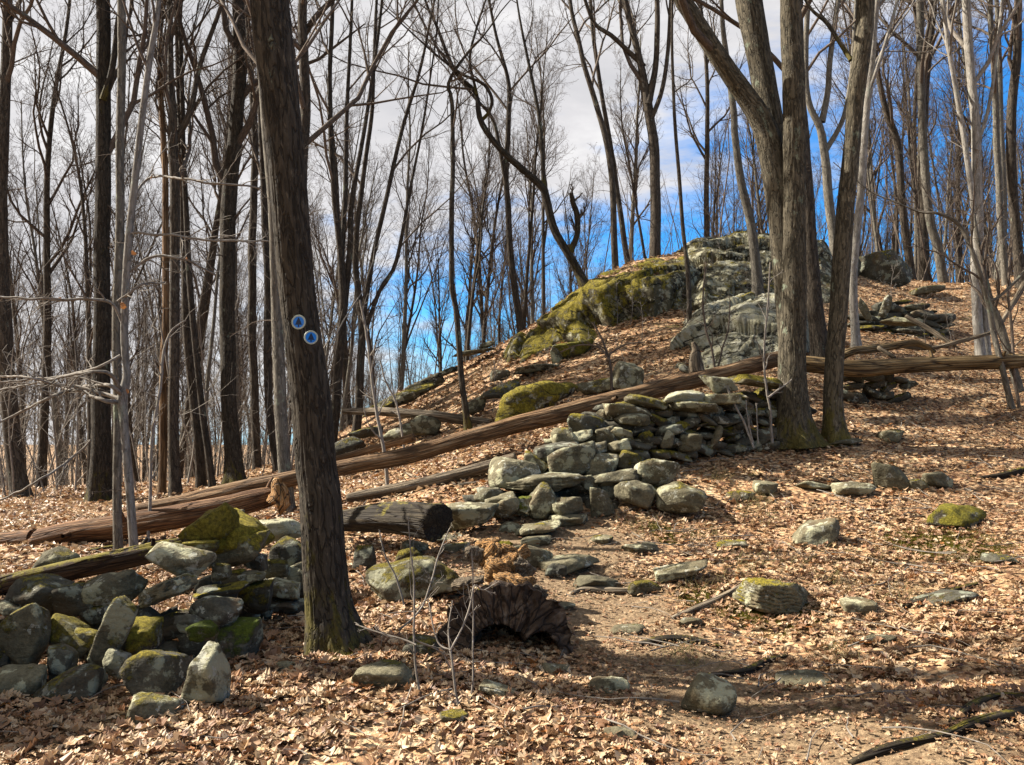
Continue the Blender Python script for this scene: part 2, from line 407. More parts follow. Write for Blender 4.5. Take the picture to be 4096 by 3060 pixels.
skc = t.mix(t.math('MULTIPLY', t.math('SUBTRACT', 1.0, t.sstep(xyz.outputs[2], -.02, .16)), .55), skc, (2.6, 3.6, 4.6))
b1 = t.n('ShaderNodeBackground', ins={'Color': skc, 'Strength': .064})
cc = t.ramp(t.noise(t.map(g, (1, 1, 3.0), loc=(5, 2, 1)), 4.5, 6, .6, .4), [(.3, (.56, .56, .585)), (.5, (.66, .65, .665)), (.68, (.84, .83, .83))])
b2 = t.n('ShaderNodeBackground', ins={'Color': cc, 'Strength': .33})
mx = t.n('ShaderNodeMixShader', ins={0: cf, 1: b1.outputs[0], 2: b2.outputs[0]})
o = t.n('ShaderNodeOutputWorld'); t.nt.links.new(mx.outputs[0], o.inputs[0])
scene.view_settings.view_transform = 'Standard'; scene.view_settings.look = 'None'
scene.view_settings.exposure = 1.88; scene.view_settings.gamma = 1
scene.cycles.max_bounces = 4; scene.cycles.diffuse_bounces = 1; scene.cycles.glossy_bounces = 1; scene.cycles.transmission_bounces = 2

# ------------------------------------------------------------------ ground
PATH = [(900,762),(780,740),(700,700),(650,650),(600,610),(560,575),(590,545),(560,530),(500,560)]
PATHW = np.array([ground(a, b)[:2] for a, b in PATH])
def path_mask(x, y):
    d = np.full(x.shape, 99.)
    for i in range(len(PATHW)-1):
        a, b = PATHW[i], PATHW[i+1]; ab = b-a
        tt = np.clip(((x-a[0])*ab[0]+(y-a[1])*ab[1])/(ab@ab), 0, 1)
        d = np.minimum(d, np.hypot(x-a[0]-tt*ab[0], y-a[1]-tt*ab[1]))
    return np.clip(1.2-d/.85, 0, 1)
def grow_axis(lo, hi, c0, c1, step, mx):
    a = list(np.arange(c0, c1, step)); s = step
    while a[-1] < hi: s = min(s*1.12, mx); a.append(a[-1]+s)
    s = step
    while a[0] > lo: s = min(s*1.12, mx); a.insert(0, a[0]-s)
    return np.array(a)
gx = grow_axis(-400, 400, -7, 14, .09, 30); gy = grow_axis(-40, 700, 3, 26, .09, 30)
X, Y = np.meshgrid(gx, gy); Z = H(X, Y)
ids = np.arange(X.size).reshape(X.shape)
quads = np.stack([ids[:-1, :-1], ids[:-1, 1:], ids[1:, 1:], ids[1:, :-1]], -1).reshape(-1, 4)
tag(obj('ground', mkmesh('ground', np.stack([X, Y, Z], -1).reshape(-1, 3), [quads], {'path': ('FLOAT', path_mask(X, Y).ravel())}), M['ground']), kind='structure')

# ------------------------------------------------------------------ fallen leaves
OUT = np.array([(0,1.0),(.16,.78),(.26,.92),(.36,.55),(.5,.88),(.62,.5),(.74,.62),(.86,.2),(1.0,.05)])   # half outline of a lobed leaf
def leaf_geo(x, y, size, fancy, rs, lift=.03, tilt=.24, z=None):
    n = len(x)
    if fancy:
        L = OUT[:, 0]; hw = OUT[:, 1]*.42; k = len(L)
        lx = np.concatenate([L-.5, L-.5, L-.5]); ly = np.concatenate([hw, np.zeros(k), -hw])
        ly[0] = ly[2*k] = 0.03
        a = np.arange(k-1)
        q = np.concatenate([np.stack([a, a+1, k+a+1, k+a], -1), np.stack([k+a, k+a+1, 2*k+a+1, 2*k+a], -1)])
    else:
        lx = np.array([-.5, 0, .5, -.1, .1, 0.0]); ly = np.array([0, .36, 0, -.34, -.34, .05])
        lx = np.array([-.5, -.1, .5, -.1, -.5+.4]); 
        lx = np.array([-.5, -.05, .5, -.05, -.02]); ly = np.array([.0, .38, .03, -.38, .0])
        q = None
    m = len(lx)
    S = size[:, None]
    cx = rs.uniform(-1.0, 1.0, (n, 1)); cy = rs.uniform(-.4, 1.8, (n, 1))*rs.choice([1, -1], (n, 1), p=[.72, .28])
    px_ = lx[None]*S; py_ = ly[None]*S*rs.uniform(.7, 1.2, (n, 1))
    pz = (cx*lx[None]**2+cy*(ly[None]**2)*1.6)*S+rs.uniform(-.06, .06, (n, m))*S
    v = np.stack([px_, py_, pz], -1)
    yaw = rs.uniform(0, 2*pi, n); pt = rs.normal(0, tilt, n); rl = rs.normal(0, tilt, n)
    def rot(v, a, i, j):
        c, s = np.cos(a)[:, None], np.sin(a)[:, None]; w = v.copy()
        w[..., i] = v[..., i]*c-v[..., j]*s; w[..., j] = v[..., i]*s+v[..., j]*c; return w
    v = rot(v, pt, 0, 2); v = rot(v, rl, 1, 2); v = rot(v, yaw, 0, 1)
    if z is None: z = H(x, y)
    v += np.stack([x, y, z+rs.uniform(.004, lift, n)+size*.08], -1)[:, None]
    base = (np.arange(n)*m)[:, None, None]
    if fancy: faces = (q[None]+base).reshape(-1, 4)
    else:
        tq = np.array([[4, 0, 1], [4, 1, 2], [4, 2, 3], [4, 3, 0]]); faces = (tq[None]+base).reshape(-1, 3)
    tc = np.stack([np.broadcast_to(lx, (n, m))*S, np.broadcast_to(ly, (n, m))*S, np.repeat(rs.uniform(0, 50, n)[:, None], m, 1)], -1)
    rnd = np.repeat(np.clip(rs.beta(2.2, 1.6, n)+0*x, 0, 1)[:, None], m, 1)
    return v.reshape(-1, 3), faces, tc.reshape(-1, 3), rnd.ravel()
def scatter(y0, y1, dens, smin, smax, fancy, seed, xl=-.72, xr=.72, pathcut=.25, cap=None):
    rs = np.random.RandomState(seed)
    area = (xr-xl)*.5*(y1**2-y0**2)+1.0*(y1-y0); n = int(area*dens)
    y = np.sqrt(rs.uniform(y0**2, y1**2, n)); x = rs.uniform(xl, xr, n)*y+rs.uniform(-.5, .5, n)
    cl = perlin(np.stack([x*1.1, y*1.1, np.zeros(n)+3], -1))
    cl2 = perlin(np.stack([x*3.3, y*3.3, np.zeros(n)+8], -1))
    keep = rs.rand(n) < np.clip(1-pathcut*path_mask(x, y), 0, 1)*np.clip(.85+cl*1.3+cl2*1.2, .12, 1)
    x, y = x[keep], y[keep]; n = len(x)
    size = (smin+(smax-smin)*rs.beta(1.3, 2.2, n))*(1-.55*path_mask(x, y))*np.clip(1.15-.06*x, .75, 1.15)
    return leaf_geo(x, y, size, fancy, rs)
parts = [scatter(3.0, 6.2, 800, .032, .105, True, 1), scatter(3.0, 7.5, 700, .012, .032, False, 11, pathcut=-.2), scatter(6.2, 9.5, 600, .03, .105, True, 2),
         scatter(9.5, 15, 300, .045, .115, False, 3), scatter(15, 26, 120, .07, .14, False, 4, pathcut=0), scatter(26, 48, 14, .12, .24, False, 5, pathcut=0)]
vs, fs, tcs, rn, off = [], [], [], [], 0
for v, f, tc, r in parts:
    vs.append(v); fs.append(f+off); tcs.append(tc); rn.append(r); off += len(v)
lm = mkmesh('fallen_leaves', np.concatenate(vs), fs, {'tc': ('FLOAT_VECTOR', np.concatenate(tcs)), 'rnd': ('FLOAT', np.concatenate(rn))}, False)
tag(obj('fallen_leaves', lm, M['leaf']), 'dry tan and brown oak leaves covering the forest floor', 'leaves', kind='stuff')

# ------------------------------------------------------------------ rocks
def ico(sub):
    import bmesh
    bm = bmesh.new(); bmesh.ops.create_icosphere(bm, subdivisions=sub, radius=1.0)
    v = np.array([a.co[:] for a in bm.verts]); f = np.array([[q.index for q in p.verts] for p in bm.faces]); bm.free()
    return unit(v), f
ICO = {s: ico(s) for s in (3, 4, 5, 6)}
def rock_verts(seed, dims, sub=4, n=12, sharp=26, rough=.07, boxy=.55, layers=.0, nscale=1.0, taper=0):
    rs = np.random.RandomState(seed); d, f = ICO[sub]
    nn = unit(rs.randn(n, 3)); h = rs.uniform(.72, 1.02, n)
    ax = np.concatenate([np.eye(3), -np.eye(3)]); ax = unit(ax+rs.normal(0, .22, (6, 3)))
    nn = np.concatenate([nn, ax]); h = np.concatenate([h, np.full(6, 1-.32*boxy)*rs.uniform(.85, 1.05, 6)])
    val = np.maximum(d@nn.T, 0)/h
    r = 1/np.power((val**sharp).sum(1), 1/sharp)
    D = np.array(dims)/2; m = float(np.mean(D))
    v = d*r[:, None]
    ext = (v.max(0)-v.min(0))/2; v = (v-(v.max(0)+v.min(0))/2)/ext*D
    if taper: v[:, 0] *= 1-taper*(v[:, 2]/D[2]+1)/2
    off = rs.uniform(0, 60, 3); sc = nscale
    nrm = unit(v/D**2)
    k = rough*min(D.min()*2.2, m)
    c5 = fbm(v*(2.2/m)*sc+off, 2); chip = np.minimum(0, fbm(v*(1.7/m)*sc+off*3, 2)+.12)
    v = v+nrm*(fbm(v*(1.3/m)*sc+off, 3)*k*1.3+(np.round(c5*5)/5-c5*.4)*k*.7+chip*k*2.4+fbm(v*(6/m)*sc+off*2, 3)*k*.5)[:, None]
    if layers:
        z = v[:, 2]/D[2]*4.5+fbm(v*(1.5/m)+off, 2)*1.2
        s = np.abs((z % 1)-.5)*2
        v[:, :2] *= (1-layers*np.clip(1-s*3.0, 0, 1)*.35)[:, None]
    return v, f
def rock(name, px, py, w, h, roll=0, Y=None, depth=.8, yaw=0, seed=None, label=None, cat='stone', group=None, moss=.0, lichen=.4, green=0,
         m='rock', sub=4, parent=None, pitch=0, dz=0, **kw):
    """px,py: centre in the photograph; w,h: size there; Y distance"""
    global _rk
    _rk += 1; seed = _rk if seed is None else seed
    if Y is None:
        g = ground(px, py+h*.42); Y = g[1]+w*.2*g[1]/F*depth
    c = P(px, py, Y); s = Y/F
    a = radians(abs(roll)); W_, H_ = w*s, h*s
    if abs(roll) > 3 and cos(2*a) > .3:         # un-rotate the bounding box
        W0 = (W_*cos(a)-H_*sin(a))/cos(2*a); H0 = (H_*cos(a)-W_*sin(a))/cos(2*a)
        if H0 > .25*H_ and W0 > .4*W_: W_, H_ = W0, max(H0, .3*H_)
    v, f = rock_verts(seed, (W_*1.04, W_*depth, H_*1.04), sub, **kw)
    me = mkmesh(name, v, [f])
    o = obj(name, me, M[m], parent)
    o.rotation_euler = (Matrix.Rotation(radians(-roll), 3, 'Y')@Matrix.Rotation(radians(pitch), 3, 'X')@Matrix.Rotation(radians(yaw), 3, 'Z')).to_euler()
    o.location = (c[0], c[1], c[2]+dz)
    o['moss'] = float(moss); o['lichen'] = float(lichen); o['green'] = float(green)
    if parent is None: tag(o, label, cat, group)
    return o
_rk = 100
def foot(px): return float(np.interp(px, [0, 150, 205, 240, 300, 340], [702, 703, 706, 664, 620, 612]))
_fy = {}
def lwY(px, py, h=30): # stones of the near wall stand along its foot line and lean back
    k = int(px)//6
    if k not in _fy: _fy[k] = ground(px, foot(px))[1]
    return _fy[k]+.18+max(0, foot(px)-(py+h*.45))/100.*.85

G1 = 'tumbled stones of the near dry stone wall'
L = [ # px,py,w,h,roll,dY,kw,label
 (38,597,66,40,-6,.10,dict(moss=.2,m='rock_dark'),'long dark wall stone at the left edge below the mossy rotten log'),
 (78,602,42,36,4,.05,dict(m='rock_dark'),'dark squarish stone wedged right of the long dark wall stone'),
 (114,590,56,38,8,.0,dict(lichen=.7),'grey stone with pale lichen under the foot of the thin beech'),
 (178,561,63,40,-14,.0,dict(lichen=.8,moss=.1,boxy=.2),'big rounded lichen spotted boulder lying atop the wall above the striped slab'),
 (168,589,60,38,24,.0,dict(lichen=.7,layers=.6),'tilted striped slab with pale streaks right of the beech foot'),
 (238,551,58,24,22,.0,dict(moss=.35),'flat mossy slab tilted up to the right below the yellow moss mound'),
 (226,535,86,38,3,.35,dict(moss=.95,boxy=.3,taper=.55),'broad peaked stone covered in yellow moss on top of the wall'),
 (212,526,52,28,28,.2,dict(moss=.9,boxy=.5),'yellow mossy stone sloping down left of the mossy peak'),
 (248,530,44,26,-28,.25,dict(moss=.85,boxy=.5),'yellow mossy stone sloping down right of the mossy peak'),
 (236,514,17,11,5,.5,dict(lichen=.5),'small pale stone at the very tip of the mossy peak'),
 (202,547,31,15,4,.05,dict(moss=.55),'small flat mossy stone just above the big lichen spotted boulder'),
 (279,530,46,19,3,.55,dict(lichen=1.1),'pale whitish flat stone beside the marker tree trunk'),
 (288,553,34,30,0,.2,dict(moss=.25,m='rock_dark'),'dark block under the pale flat stone beside the marker tree'),
 (256,562,26,22,-20,.0,dict(m='rock_dark'),'small wedge stone under the tilted mossy slab'),
 (276,568,27,18,4,.0,dict(moss=.2),'rounded brown stone near the middle of the wall face'),
 (299,577,26,30,10,.05,dict(lichen=.6),'upright grey stone touching the marker tree trunk'),
 (245,576,45,15,6,.0,dict(),'long thin flat stone with a small mossy patch in the wall face'),
 (235,575,22,12,5,-.1,dict(moss=.5),'small moss topped flat stone lying in front of the long thin one'),
 (222,590,50,16,10,-.05,dict(moss=.45,m='rock_dark'),'flat slab edged with yellow moss above the lichen patched block'),
 (257,597,30,30,0,-.02,dict(moss=.4,m='rock_dark'),'dark moss stained block in the middle of the wall face'),
 (281,590,39,21,-8,-.05,dict(lichen=.6),'rounded oblong stone beside the marker tree at half height of the wall'),
 (288,607,39,16,-5,-.05,dict(m='rock_dark'),'low flat dark stone at the wall foot beside the marker tree'),
 (216,611,51,30,-4,-.1,dict(lichen=.6,m='rock_dark'),'dark block with whitish lichen patches above the green moss stone'),
 (220,571,20,20,10,.0,dict(moss=.4),'fist sized mossy stone right of the big lichen spotted boulder'),
 (236,643,45,42,0,-.25,dict(green=.9,moss=.38,boxy=.2,m='rock_dark'),'boulder capped with bright green moss at the wall foot'),
 (204,631,28,20,5,-.3,dict(green=.9,moss=.7,boxy=.1),'small hump of bright green moss beside the green capped boulder'),
 (208,678,56,60,4,-.5,dict(lichen=.75,n=5,sharp=22,boxy=.8,taper=.62),'triangular white lichened stone standing on the leaves'),
 (154,673,62,52,-12,-.25,dict(m='rock_dark',moss=.25,boxy=.2),'large dark rounded boulder beside the triangular lichened stone'),
 (116,663,22,26,0,-.3,dict(lichen=1.2,boxy=.2),'small white stone beside the large dark boulder'),
 (110,640,25,74,-27,-.22,dict(moss=.35,lichen=.6,boxy=1.3,sharp=12,n=3),'narrow slab standing upright and leaning to the right'),
 (128,616,20,13,-6,-.1,dict(),'small stone resting against the top of the upright slab'),
 (135,636,40,30,0,.0,dict(moss=.5,m='rock_dark'),'leaf strewn mossy stone behind the upright slab'),
 (25,634,58,72,-12,-.1,dict(moss=.25,lichen=.35,boxy=.25),'largest rounded boulder at the left edge of the wall'),
 (12,606,40,16,-10,-.05,dict(lichen=.7),'thin slab lying over the largest boulder at the left edge'),
 (70,636,54,24,-24,-.1,dict(moss=.45,lichen=.6),'oblong stone sloping down from the largest boulder with moss on its end'),
 (85,640,24,20,0,-.2,dict(moss=.4,lichen=.8),'knobbly pale stone below the oblong sloping stone'),
 (20,685,52,34,3,-.15,dict(lichen=.3,boxy=.7),'brownish flat sided stone under the largest boulder'),
 (74,688,68,32,22,-.3,dict(m='rock_dark',moss=.2),'dark slab tilted up to the right at the wall foot'),
 (62,664,28,34,4,-.1,dict(m='rock_dark'),'dark stone deep in the gap between slab and largest boulder'),
 (2,655,14,22,0,-.35,dict(m='rock_dark',moss=.4),'mossy stone just entering the picture at the left edge'),
 (18,722,60,36,0,-.3,dict(m='rock_dark',moss=.3),'low dark stone half buried in leaves in the lower left corner'),  # shade of the corner painted in by the darker material
 (188,623,26,14,0,-.1,dict(m='rock_dark'),'thin dark stone left of the lichen patched block'),
 (100,612,34,18,0,.1,dict(m='rock_dark'),'leaf covered stone in the dip behind the upright slab'),
]
for px, py, w, h, roll, dY, kw, lab in L:
    kw = dict(kw); kw['moss'] = kw.get('moss', 0)+.12
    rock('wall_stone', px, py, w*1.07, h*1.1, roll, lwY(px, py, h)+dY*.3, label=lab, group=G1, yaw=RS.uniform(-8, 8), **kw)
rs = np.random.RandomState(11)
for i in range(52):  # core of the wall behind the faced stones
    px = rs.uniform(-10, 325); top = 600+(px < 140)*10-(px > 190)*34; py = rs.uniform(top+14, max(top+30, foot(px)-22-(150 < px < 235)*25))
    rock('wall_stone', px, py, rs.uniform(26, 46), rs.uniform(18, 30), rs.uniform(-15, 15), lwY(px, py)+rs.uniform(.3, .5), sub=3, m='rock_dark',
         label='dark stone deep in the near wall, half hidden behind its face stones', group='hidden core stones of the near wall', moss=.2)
tag(rock('boulder', 152, 717, 52, 42, -4, 4.55, depth=.9, moss=.35, lichen=.9, n=6, boxy=.1), 'pale peaked stone with moss sitting alone on the leaves below the wall', 'stone')
rock('boulder', 59, 560, 40, 26, 0, 8.0, moss=.3, lichen=.5, label='grey stone lying just behind the mossy rotten log', boxy=.1)

# ---- the second wall: hand placed stones of the tumbled end and the face
def pY(px, py):
    pile = 9.15+(515-py)/90.*1.7
    k = min(max((px-610)/60., 0), 1)
    wall = 10.45+(px-640)/150.*.9+(455-py)/60.*.25
    return pile*(1-k)+max(wall, pile*.4+wall*.6)*k if py < 470 else pile
G2 = 'stones of the tumbled farther wall'
L = [
 (515,474,50,28,-2,dict(lichen=.8,boxy=.2),'broad round topped slab at the left end of the tumbled wall'),
 (545,482,74,20,4,dict(lichen=.7,layers=.4),'longest flat slab lying across the tumbled wall end'),
 (571,460,54,30,32,dict(lichen=.6,boxy=.8),'pale slab leaning up to the right above the longest flat slab'),
 (535,462,28,22,-28,dict(moss=.4,boxy=.9),'squared mossy block leaning left above the long slab'),
 (556,452,48,20,4,dict(m='rock_dark'),'shaded flat block behind the leaning pale slab'),  # dark material carries the shade on this block
 (600,465,36,20,3,dict(lichen=.5,boxy=.1),'smooth oval stone in the middle of the tumbled wall end'),
 (628,461,26,22,-8,dict(moss=.6),'yellow mossy stone right of the smooth oval one'),
 (612,479,46,19,8,dict(lichen=.5,boxy=.15),'long rounded stone below the smooth oval one'),
 (657,473,44,26,0,dict(moss=.25,lichen=.7),'bulky stone with moss on its flat top near the open leaves'),
 (589,483,18,18,20,dict(lichen=.5),'small stone between the longest slab and the long rounded stone'),
 (601,501,30,34,12,dict(lichen=.3,n=6),'upright wedge shaped stone on the leaves at the pile foot'),
 (636,494,42,27,-5,dict(m='rock',lichen=.2,boxy=.2),'dark grey rounded stone beside the upright wedge'),
 (681,498,48,32,-8,dict(moss=.25,lichen=.5,boxy=.35),'big cracked boulder at the right foot of the pile'),
 (489,496,27,14,2,dict(lichen=.7,boxy=.1),'flattish oval stone at the far left foot of the pile'),
 (500,502,30,14,22,dict(lichen=.5),'narrow stone tilted up beside the flattish oval'),
 (507,508,28,22,15,dict(lichen=.5,boxy=.2),'grey egg shaped stone at the left foot of the pile'),
 (541,503,34,28,38,dict(moss=.2,boxy=.6),'slab leaning steeply in the middle of the pile foot'),
 (566,508,32,20,0,dict(lichen=.4,boxy=.1),'round topped stone under the longest flat slab'),
 (522,504,18,14,0,dict(green=.7,moss=.6),'small green mossed stone tucked into the pile foot'),
 (473,515,52,28,6,dict(lichen=.5,boxy=.2),'wide smooth boulder lying between the mossy log and the pile'),
 (563,437,24,16,2,dict(moss=.3),'rounded stone at the top left of the tumbled wall'),
 (578,437,29,16,14,dict(lichen=.6),'narrow pale stone tilted up at the wall top'),
 (586,425,36,22,-6,dict(moss=.45,m='rock_dark',boxy=.1),'dark dome shaped stone with moss highest on the left wall end'),
 (604,414,14,9,0,dict(lichen=.5),'small grey stone beside the dark dome stone'),
 (629,412,46,16,-6,dict(moss=.2,lichen=.5),'flat capstone jutting out below the mossy capstone'),
 (645,401,42,18,-12,dict(moss=.45,lichen=.5),'mossy capstone sloping to the right under the long log'),
 (632,420,32,13,2,dict(lichen=.6),'pale flat stone below the jutting capstone'),
 (681,397,38,12,0,dict(lichen=1.6),'bright white topped capstone in the sun'),
 (714,399,46,10,-3,dict(moss=.3,lichen=.6),'thin flat capstone right of the white one'),
 (690,406,50,11,-3,dict(moss=.3),'long flat stone directly under the white capstone'),
 (719,385,36,19,-4,dict(lichen=.8,n=4,sharp=24,boxy=.1,moss=.2),'diamond shaped flat stone standing on the wall near the oak'),
 (756,381,52,13,-4,dict(moss=.5),'thin mossy slab on the wall just left of the oak'),
 (606,436,20,18,0,dict(lichen=.5),'stone with a pale corner below the dark dome stone'),
 (620,434,24,14,-6,dict(moss=.2),'brown stone in the left part of the wall face'),
 (618,446,24,14,4,dict(lichen=.4),'oblong stone low in the left part of the wall face'),
 (598,449,20,14,10,dict(lichen=.5),'rounded stone between leaning slab and wall face'),
 (668,440,16,20,-20,dict(lichen=.5),'upright light stone in the shaded wall face'),
 (690,443,22,16,0,dict(lichen=.4),'stone near the foot of the shaded wall face'),
 (717,437,16,22,-25,dict(lichen=.4,m='rock'),'narrow upright stone leaning in the shaded wall face'),
]
for px, py, w, h, roll, kw, lab in L:
    kw = dict(kw); kw.setdefault('m', 'rock')
    rock('wall_stone', px, py, w*1.06, h*1.1, roll, pY(px, py)-.12, label=lab, group=G2, yaw=RS.uniform(-10, 10), **kw)
def wall_fill(n, x0, x1, topf, botf, Yf, wr, hr, lab, grp, seed, m='rock', **kw):
    rs = np.random.RandomState(seed); k = 0
    rows = n[1]; cols = n[0]
    for j in range(rows):
        for i in range(cols):
            px = x0+(x1-x0)*(i+.5*(j % 2)+rs.uniform(-.25, .25))/cols
            tp, bt = topf(px), botf(px)
            if tp is None: continue
            py = tp+(bt-tp)*(j+.5+rs.uniform(-.42, .42))/rows
            rock('wall_stone', px, py, rs.uniform(*wr), rs.uniform(*hr)*rs.uniform(.85, 1.25), rs.normal(0, 14), Yf(px, py)+rs.uniform(0, .1), sub=3, m=m, label=lab, group=grp,
                 moss=rs.choice([0, 0, .3, .5]), lichen=rs.uniform(.1, .7), depth=rs.uniform(.7, 1.1), boxy=rs.uniform(.1, .7), **kw)
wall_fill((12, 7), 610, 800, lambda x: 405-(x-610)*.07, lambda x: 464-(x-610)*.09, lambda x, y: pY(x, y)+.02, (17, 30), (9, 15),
          'stone coloured darker for shade, packed into the shaded face of the farther wall', 'face stones of the farther wall', 21, m='rock_dark')  # darker rock material stands in for shade on this wall face
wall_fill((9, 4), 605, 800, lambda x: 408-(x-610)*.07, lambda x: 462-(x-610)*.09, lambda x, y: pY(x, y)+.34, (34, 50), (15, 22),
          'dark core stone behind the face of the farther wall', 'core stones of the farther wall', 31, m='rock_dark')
wall_fill((9, 4), 480, 668, lambda x: 500-(x-480)*.42 if x < 570 else 462, lambda x: 512, lambda x, y: pY(x, y)+.28, (26, 44), (14, 24),
          'stone inside the tumbled pile, mostly hidden under larger ones', 'inner stones of the tumbled pile', 22, m='rock_dark')
wall_fill((7, 4), 555, 650, lambda x: 436, lambda x: 468, lambda x, y: pY(x, y)+.12, (16, 28), (10, 17),
          'small stone filling the tumbled end of the farther wall', 'small filling stones of the farther wall', 23)
wall_fill((5, 3), 885-40, 930-20, lambda x: 372, lambda x: 402, lambda x, y: 12.9, (16, 28), (9, 14),
          'stone of the low wall remains under the yellow log', 'wall remains under the yellow log', 25, m='rock_dark')
wall_fill((7, 8), 862, 950, lambda x: 300+abs(x-900)*.45, lambda x: 352, lambda x, y: 16.9+(350-y)/50*.8, (16, 34), (6, 11),
          'dark flat stone in the heap beneath the far right boulder', 'heap of flat stones on the slope', 24, m='rock_dark')
rock('boulder', 864, 310, 18, 26, 25, 16.4, m='rock', lichen=.6, label='pointed stone leaning at the left of the flat stone heap')
rock('boulder', 886, 306, 16, 24, -20, 16.3, m='rock', lichen=.8, label='upright pale stone leaning in the flat stone heap')
rock('boulder', 900, 322, 40, 10, -4, 16.2, m='rock', lichen=.5, label='widest flat slab on the near side of the flat stone heap')
rock('boulder', 925, 291, 36, 14, 10, 20.5, m='rock', lichen=.4, moss=.3, label='flat mossy stone crowning the heap at the skyline')

# ---- loose stones on the leaves
L = [
 (418,578,104,50,9,dict(moss=.35,lichen=.8,depth=.7,boxy=.3,sub=5),'wide low boulder with green lichen between marker tree and hollow stump'),
 (411,556,34,22,10,dict(moss=.6),'mossy stone leaning on the back of the wide low boulder'),
 (415,548,28,18,-10,dict(lichen=.4),'smooth grey stone in front of the short mossy log'),
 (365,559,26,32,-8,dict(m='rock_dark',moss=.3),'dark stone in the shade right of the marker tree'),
 (533,556,42,24,-8,dict(lichen=.5),'flat topped tan stone behind the rotten orange wood'),
 (569,563,62,25,8,dict(lichen=.3,boxy=.5),'long tan slab casting a shadow at the path edge'),
 (556,570,24,16,0,dict(m='rock_dark'),'small shaded stone beside the rotten orange wood'),
 (450,527,28,16,8,dict(lichen=.5),'flat stone beside the end of the short mossy log'),
 (448,538,40,12,4,dict(lichen=.6),'thin flat stone with leaves on it below the mossy log end'),
 (455,548,26,12,0,dict(moss=.3),'small slab left of the rotten orange wood'),
 (536,528,52,20,12,dict(moss=.1),'ridged stone below the pile foot'),
 (570,520,40,16,-4,dict(lichen=.4),'low wide stone right below the pile'),
 (536,541,32,12,5,dict(),'half buried stone between path and ridged stone'),
 (510,527,22,10,0,dict(),'small brown stone left of the ridged stone'),
 (498,515,14,9,0,dict(lichen=.6),'pebble like pale stone at the pile foot'),
 (524,513,22,9,-8,dict(),'thin brown stone lying below the green mossed stone'),
 (595,584,44,14,0,dict(lichen=.2),'flat dark grey stone beside the bleached stick'),
 (644,587,36,17,-4,dict(moss=.4),'mossy stone left of the pale angular slab'),
 (681,571,56,28,16,dict(lichen=.6,n=6,sharp=22),'pale angular slab on the trail rising to the right'),
 (815,535,54,22,22,dict(lichen=.6,boxy=.6),'flat lichen covered slab in the middle of the leaf slope'),
 (958,516,56,28,-6,dict(m='rock_dark',moss=.75,green=.25,boxy=.1),'dark green mossy hump near the right edge'),
 (776,594,84,42,-8,dict(moss=.4,lichen=.6,sub=5,layers=.3),'large bedded boulder with moss on its right shoulder'),
 (860,608,38,16,0,dict(lichen=.3,boxy=.9),'small squared stone right of the large bedded boulder'),
 (942,598,60,20,14,dict(m='rock_dark'),'dark elongated rock half covered by dead leaves'),
 (711,697,56,46,-10,dict(lichen=.5,boxy=.2,depth=.9),'rounded grey stone standing in the shadow band near the path'),
 (800,681,52,14,0,dict(lichen=.3),'flat stone sunk in the shadow band'),
 (888,477,40,30,-6,dict(lichen=.3,n=6),'dark angular boulder on the upper leaf slope'),
 (855,489,42,14,-2,dict(lichen=1.0),'whitish flat stone beside the dark angular boulder'),
 (937,480,30,22,-10,dict(lichen=.4),'stone with a pale face right of the dark angular boulder'),
 (917,484,20,16,14,dict(moss=.3),'small stone between the two angular boulders'),
 (765,489,24,17,-4,dict(lichen=.3),'small rounded stone alone left of the whitish flat one'),
 (740,497,26,12,0,dict(moss=.4),'low stone half hidden in dry grass'),
 (814,486,32,12,-8,dict(lichen=.7),'flat stone barely above the leaves on the upper slope'),
 (844,442,34,9,6,dict(lichen=.5),'flat pale stone at the foot of the twin oak'),
 (892,436,26,14,4,dict(moss=.2),'grey stone beside the twin oak root'),
 (554,670,30,12,0,dict(),'brown block lying in the shadow below the stump'),
 (608,685,38,16,0,dict(),'dirt coloured stone in the trail'),
 (501,691,42,18,-14,dict(),'brown stone poking out along the lower shadow band'),
 (384,677,60,24,0,dict(moss=.2,green=.3),'low mossy grey stone in front of the marker tree'),
 (424,648,40,22,0,dict(m='rock_dark',moss=.3),'dark stone at the left foot of the hollow stump'),
 (454,718,30,19,10,dict(moss=.35),'ochre stone at the foot of the thin seedlings'),
 (285,667,22,12,0,dict(),'little grey stone between wall and marker tree'),
 (560,606,30,9,4,dict(lichen=.2),'flat stone worn into the trail just right of the hollow stump'),
 (628,630,34,9,0,dict(lichen=.2),'thin slab set level in the middle of the trail'),
 (690,622,24,10,6,dict(moss=.2),'small flat stone where the trail meets the leaning dead branch'),
 (730,545,30,10,4,dict(moss=.3),'low stone showing between the two lichened slabs'),
 (640,548,34,10,-3,dict(lichen=.3),'flat stone at the upper bend of the trail'),
 (600,540,26,9,3,dict(moss=.35),'mossy edged flat stone just below the pile on the trail'),
 (1000,560,30,12,0,dict(moss=.3,m='rock_dark'),'dark stone half buried near the right edge below the mossy hump'),
 (880,640,26,9,0,dict(lichen=.4),'small pale flat stone alone in the sunny leaves'),
 (620,735,30,12,0,dict(),'flat brown stone at the bottom of the trail'),
 (395,455,0,0,0,None,''),
]
for px, py, w, h, roll, kw, lab in L:
    if kw is None: continue
    rock('boulder' if w > 44 else 'loose_stone', px, py, w, h, roll, label=lab, cat='boulder' if w > 44 else 'stone', yaw=RS.uniform(-10, 10), **kw)

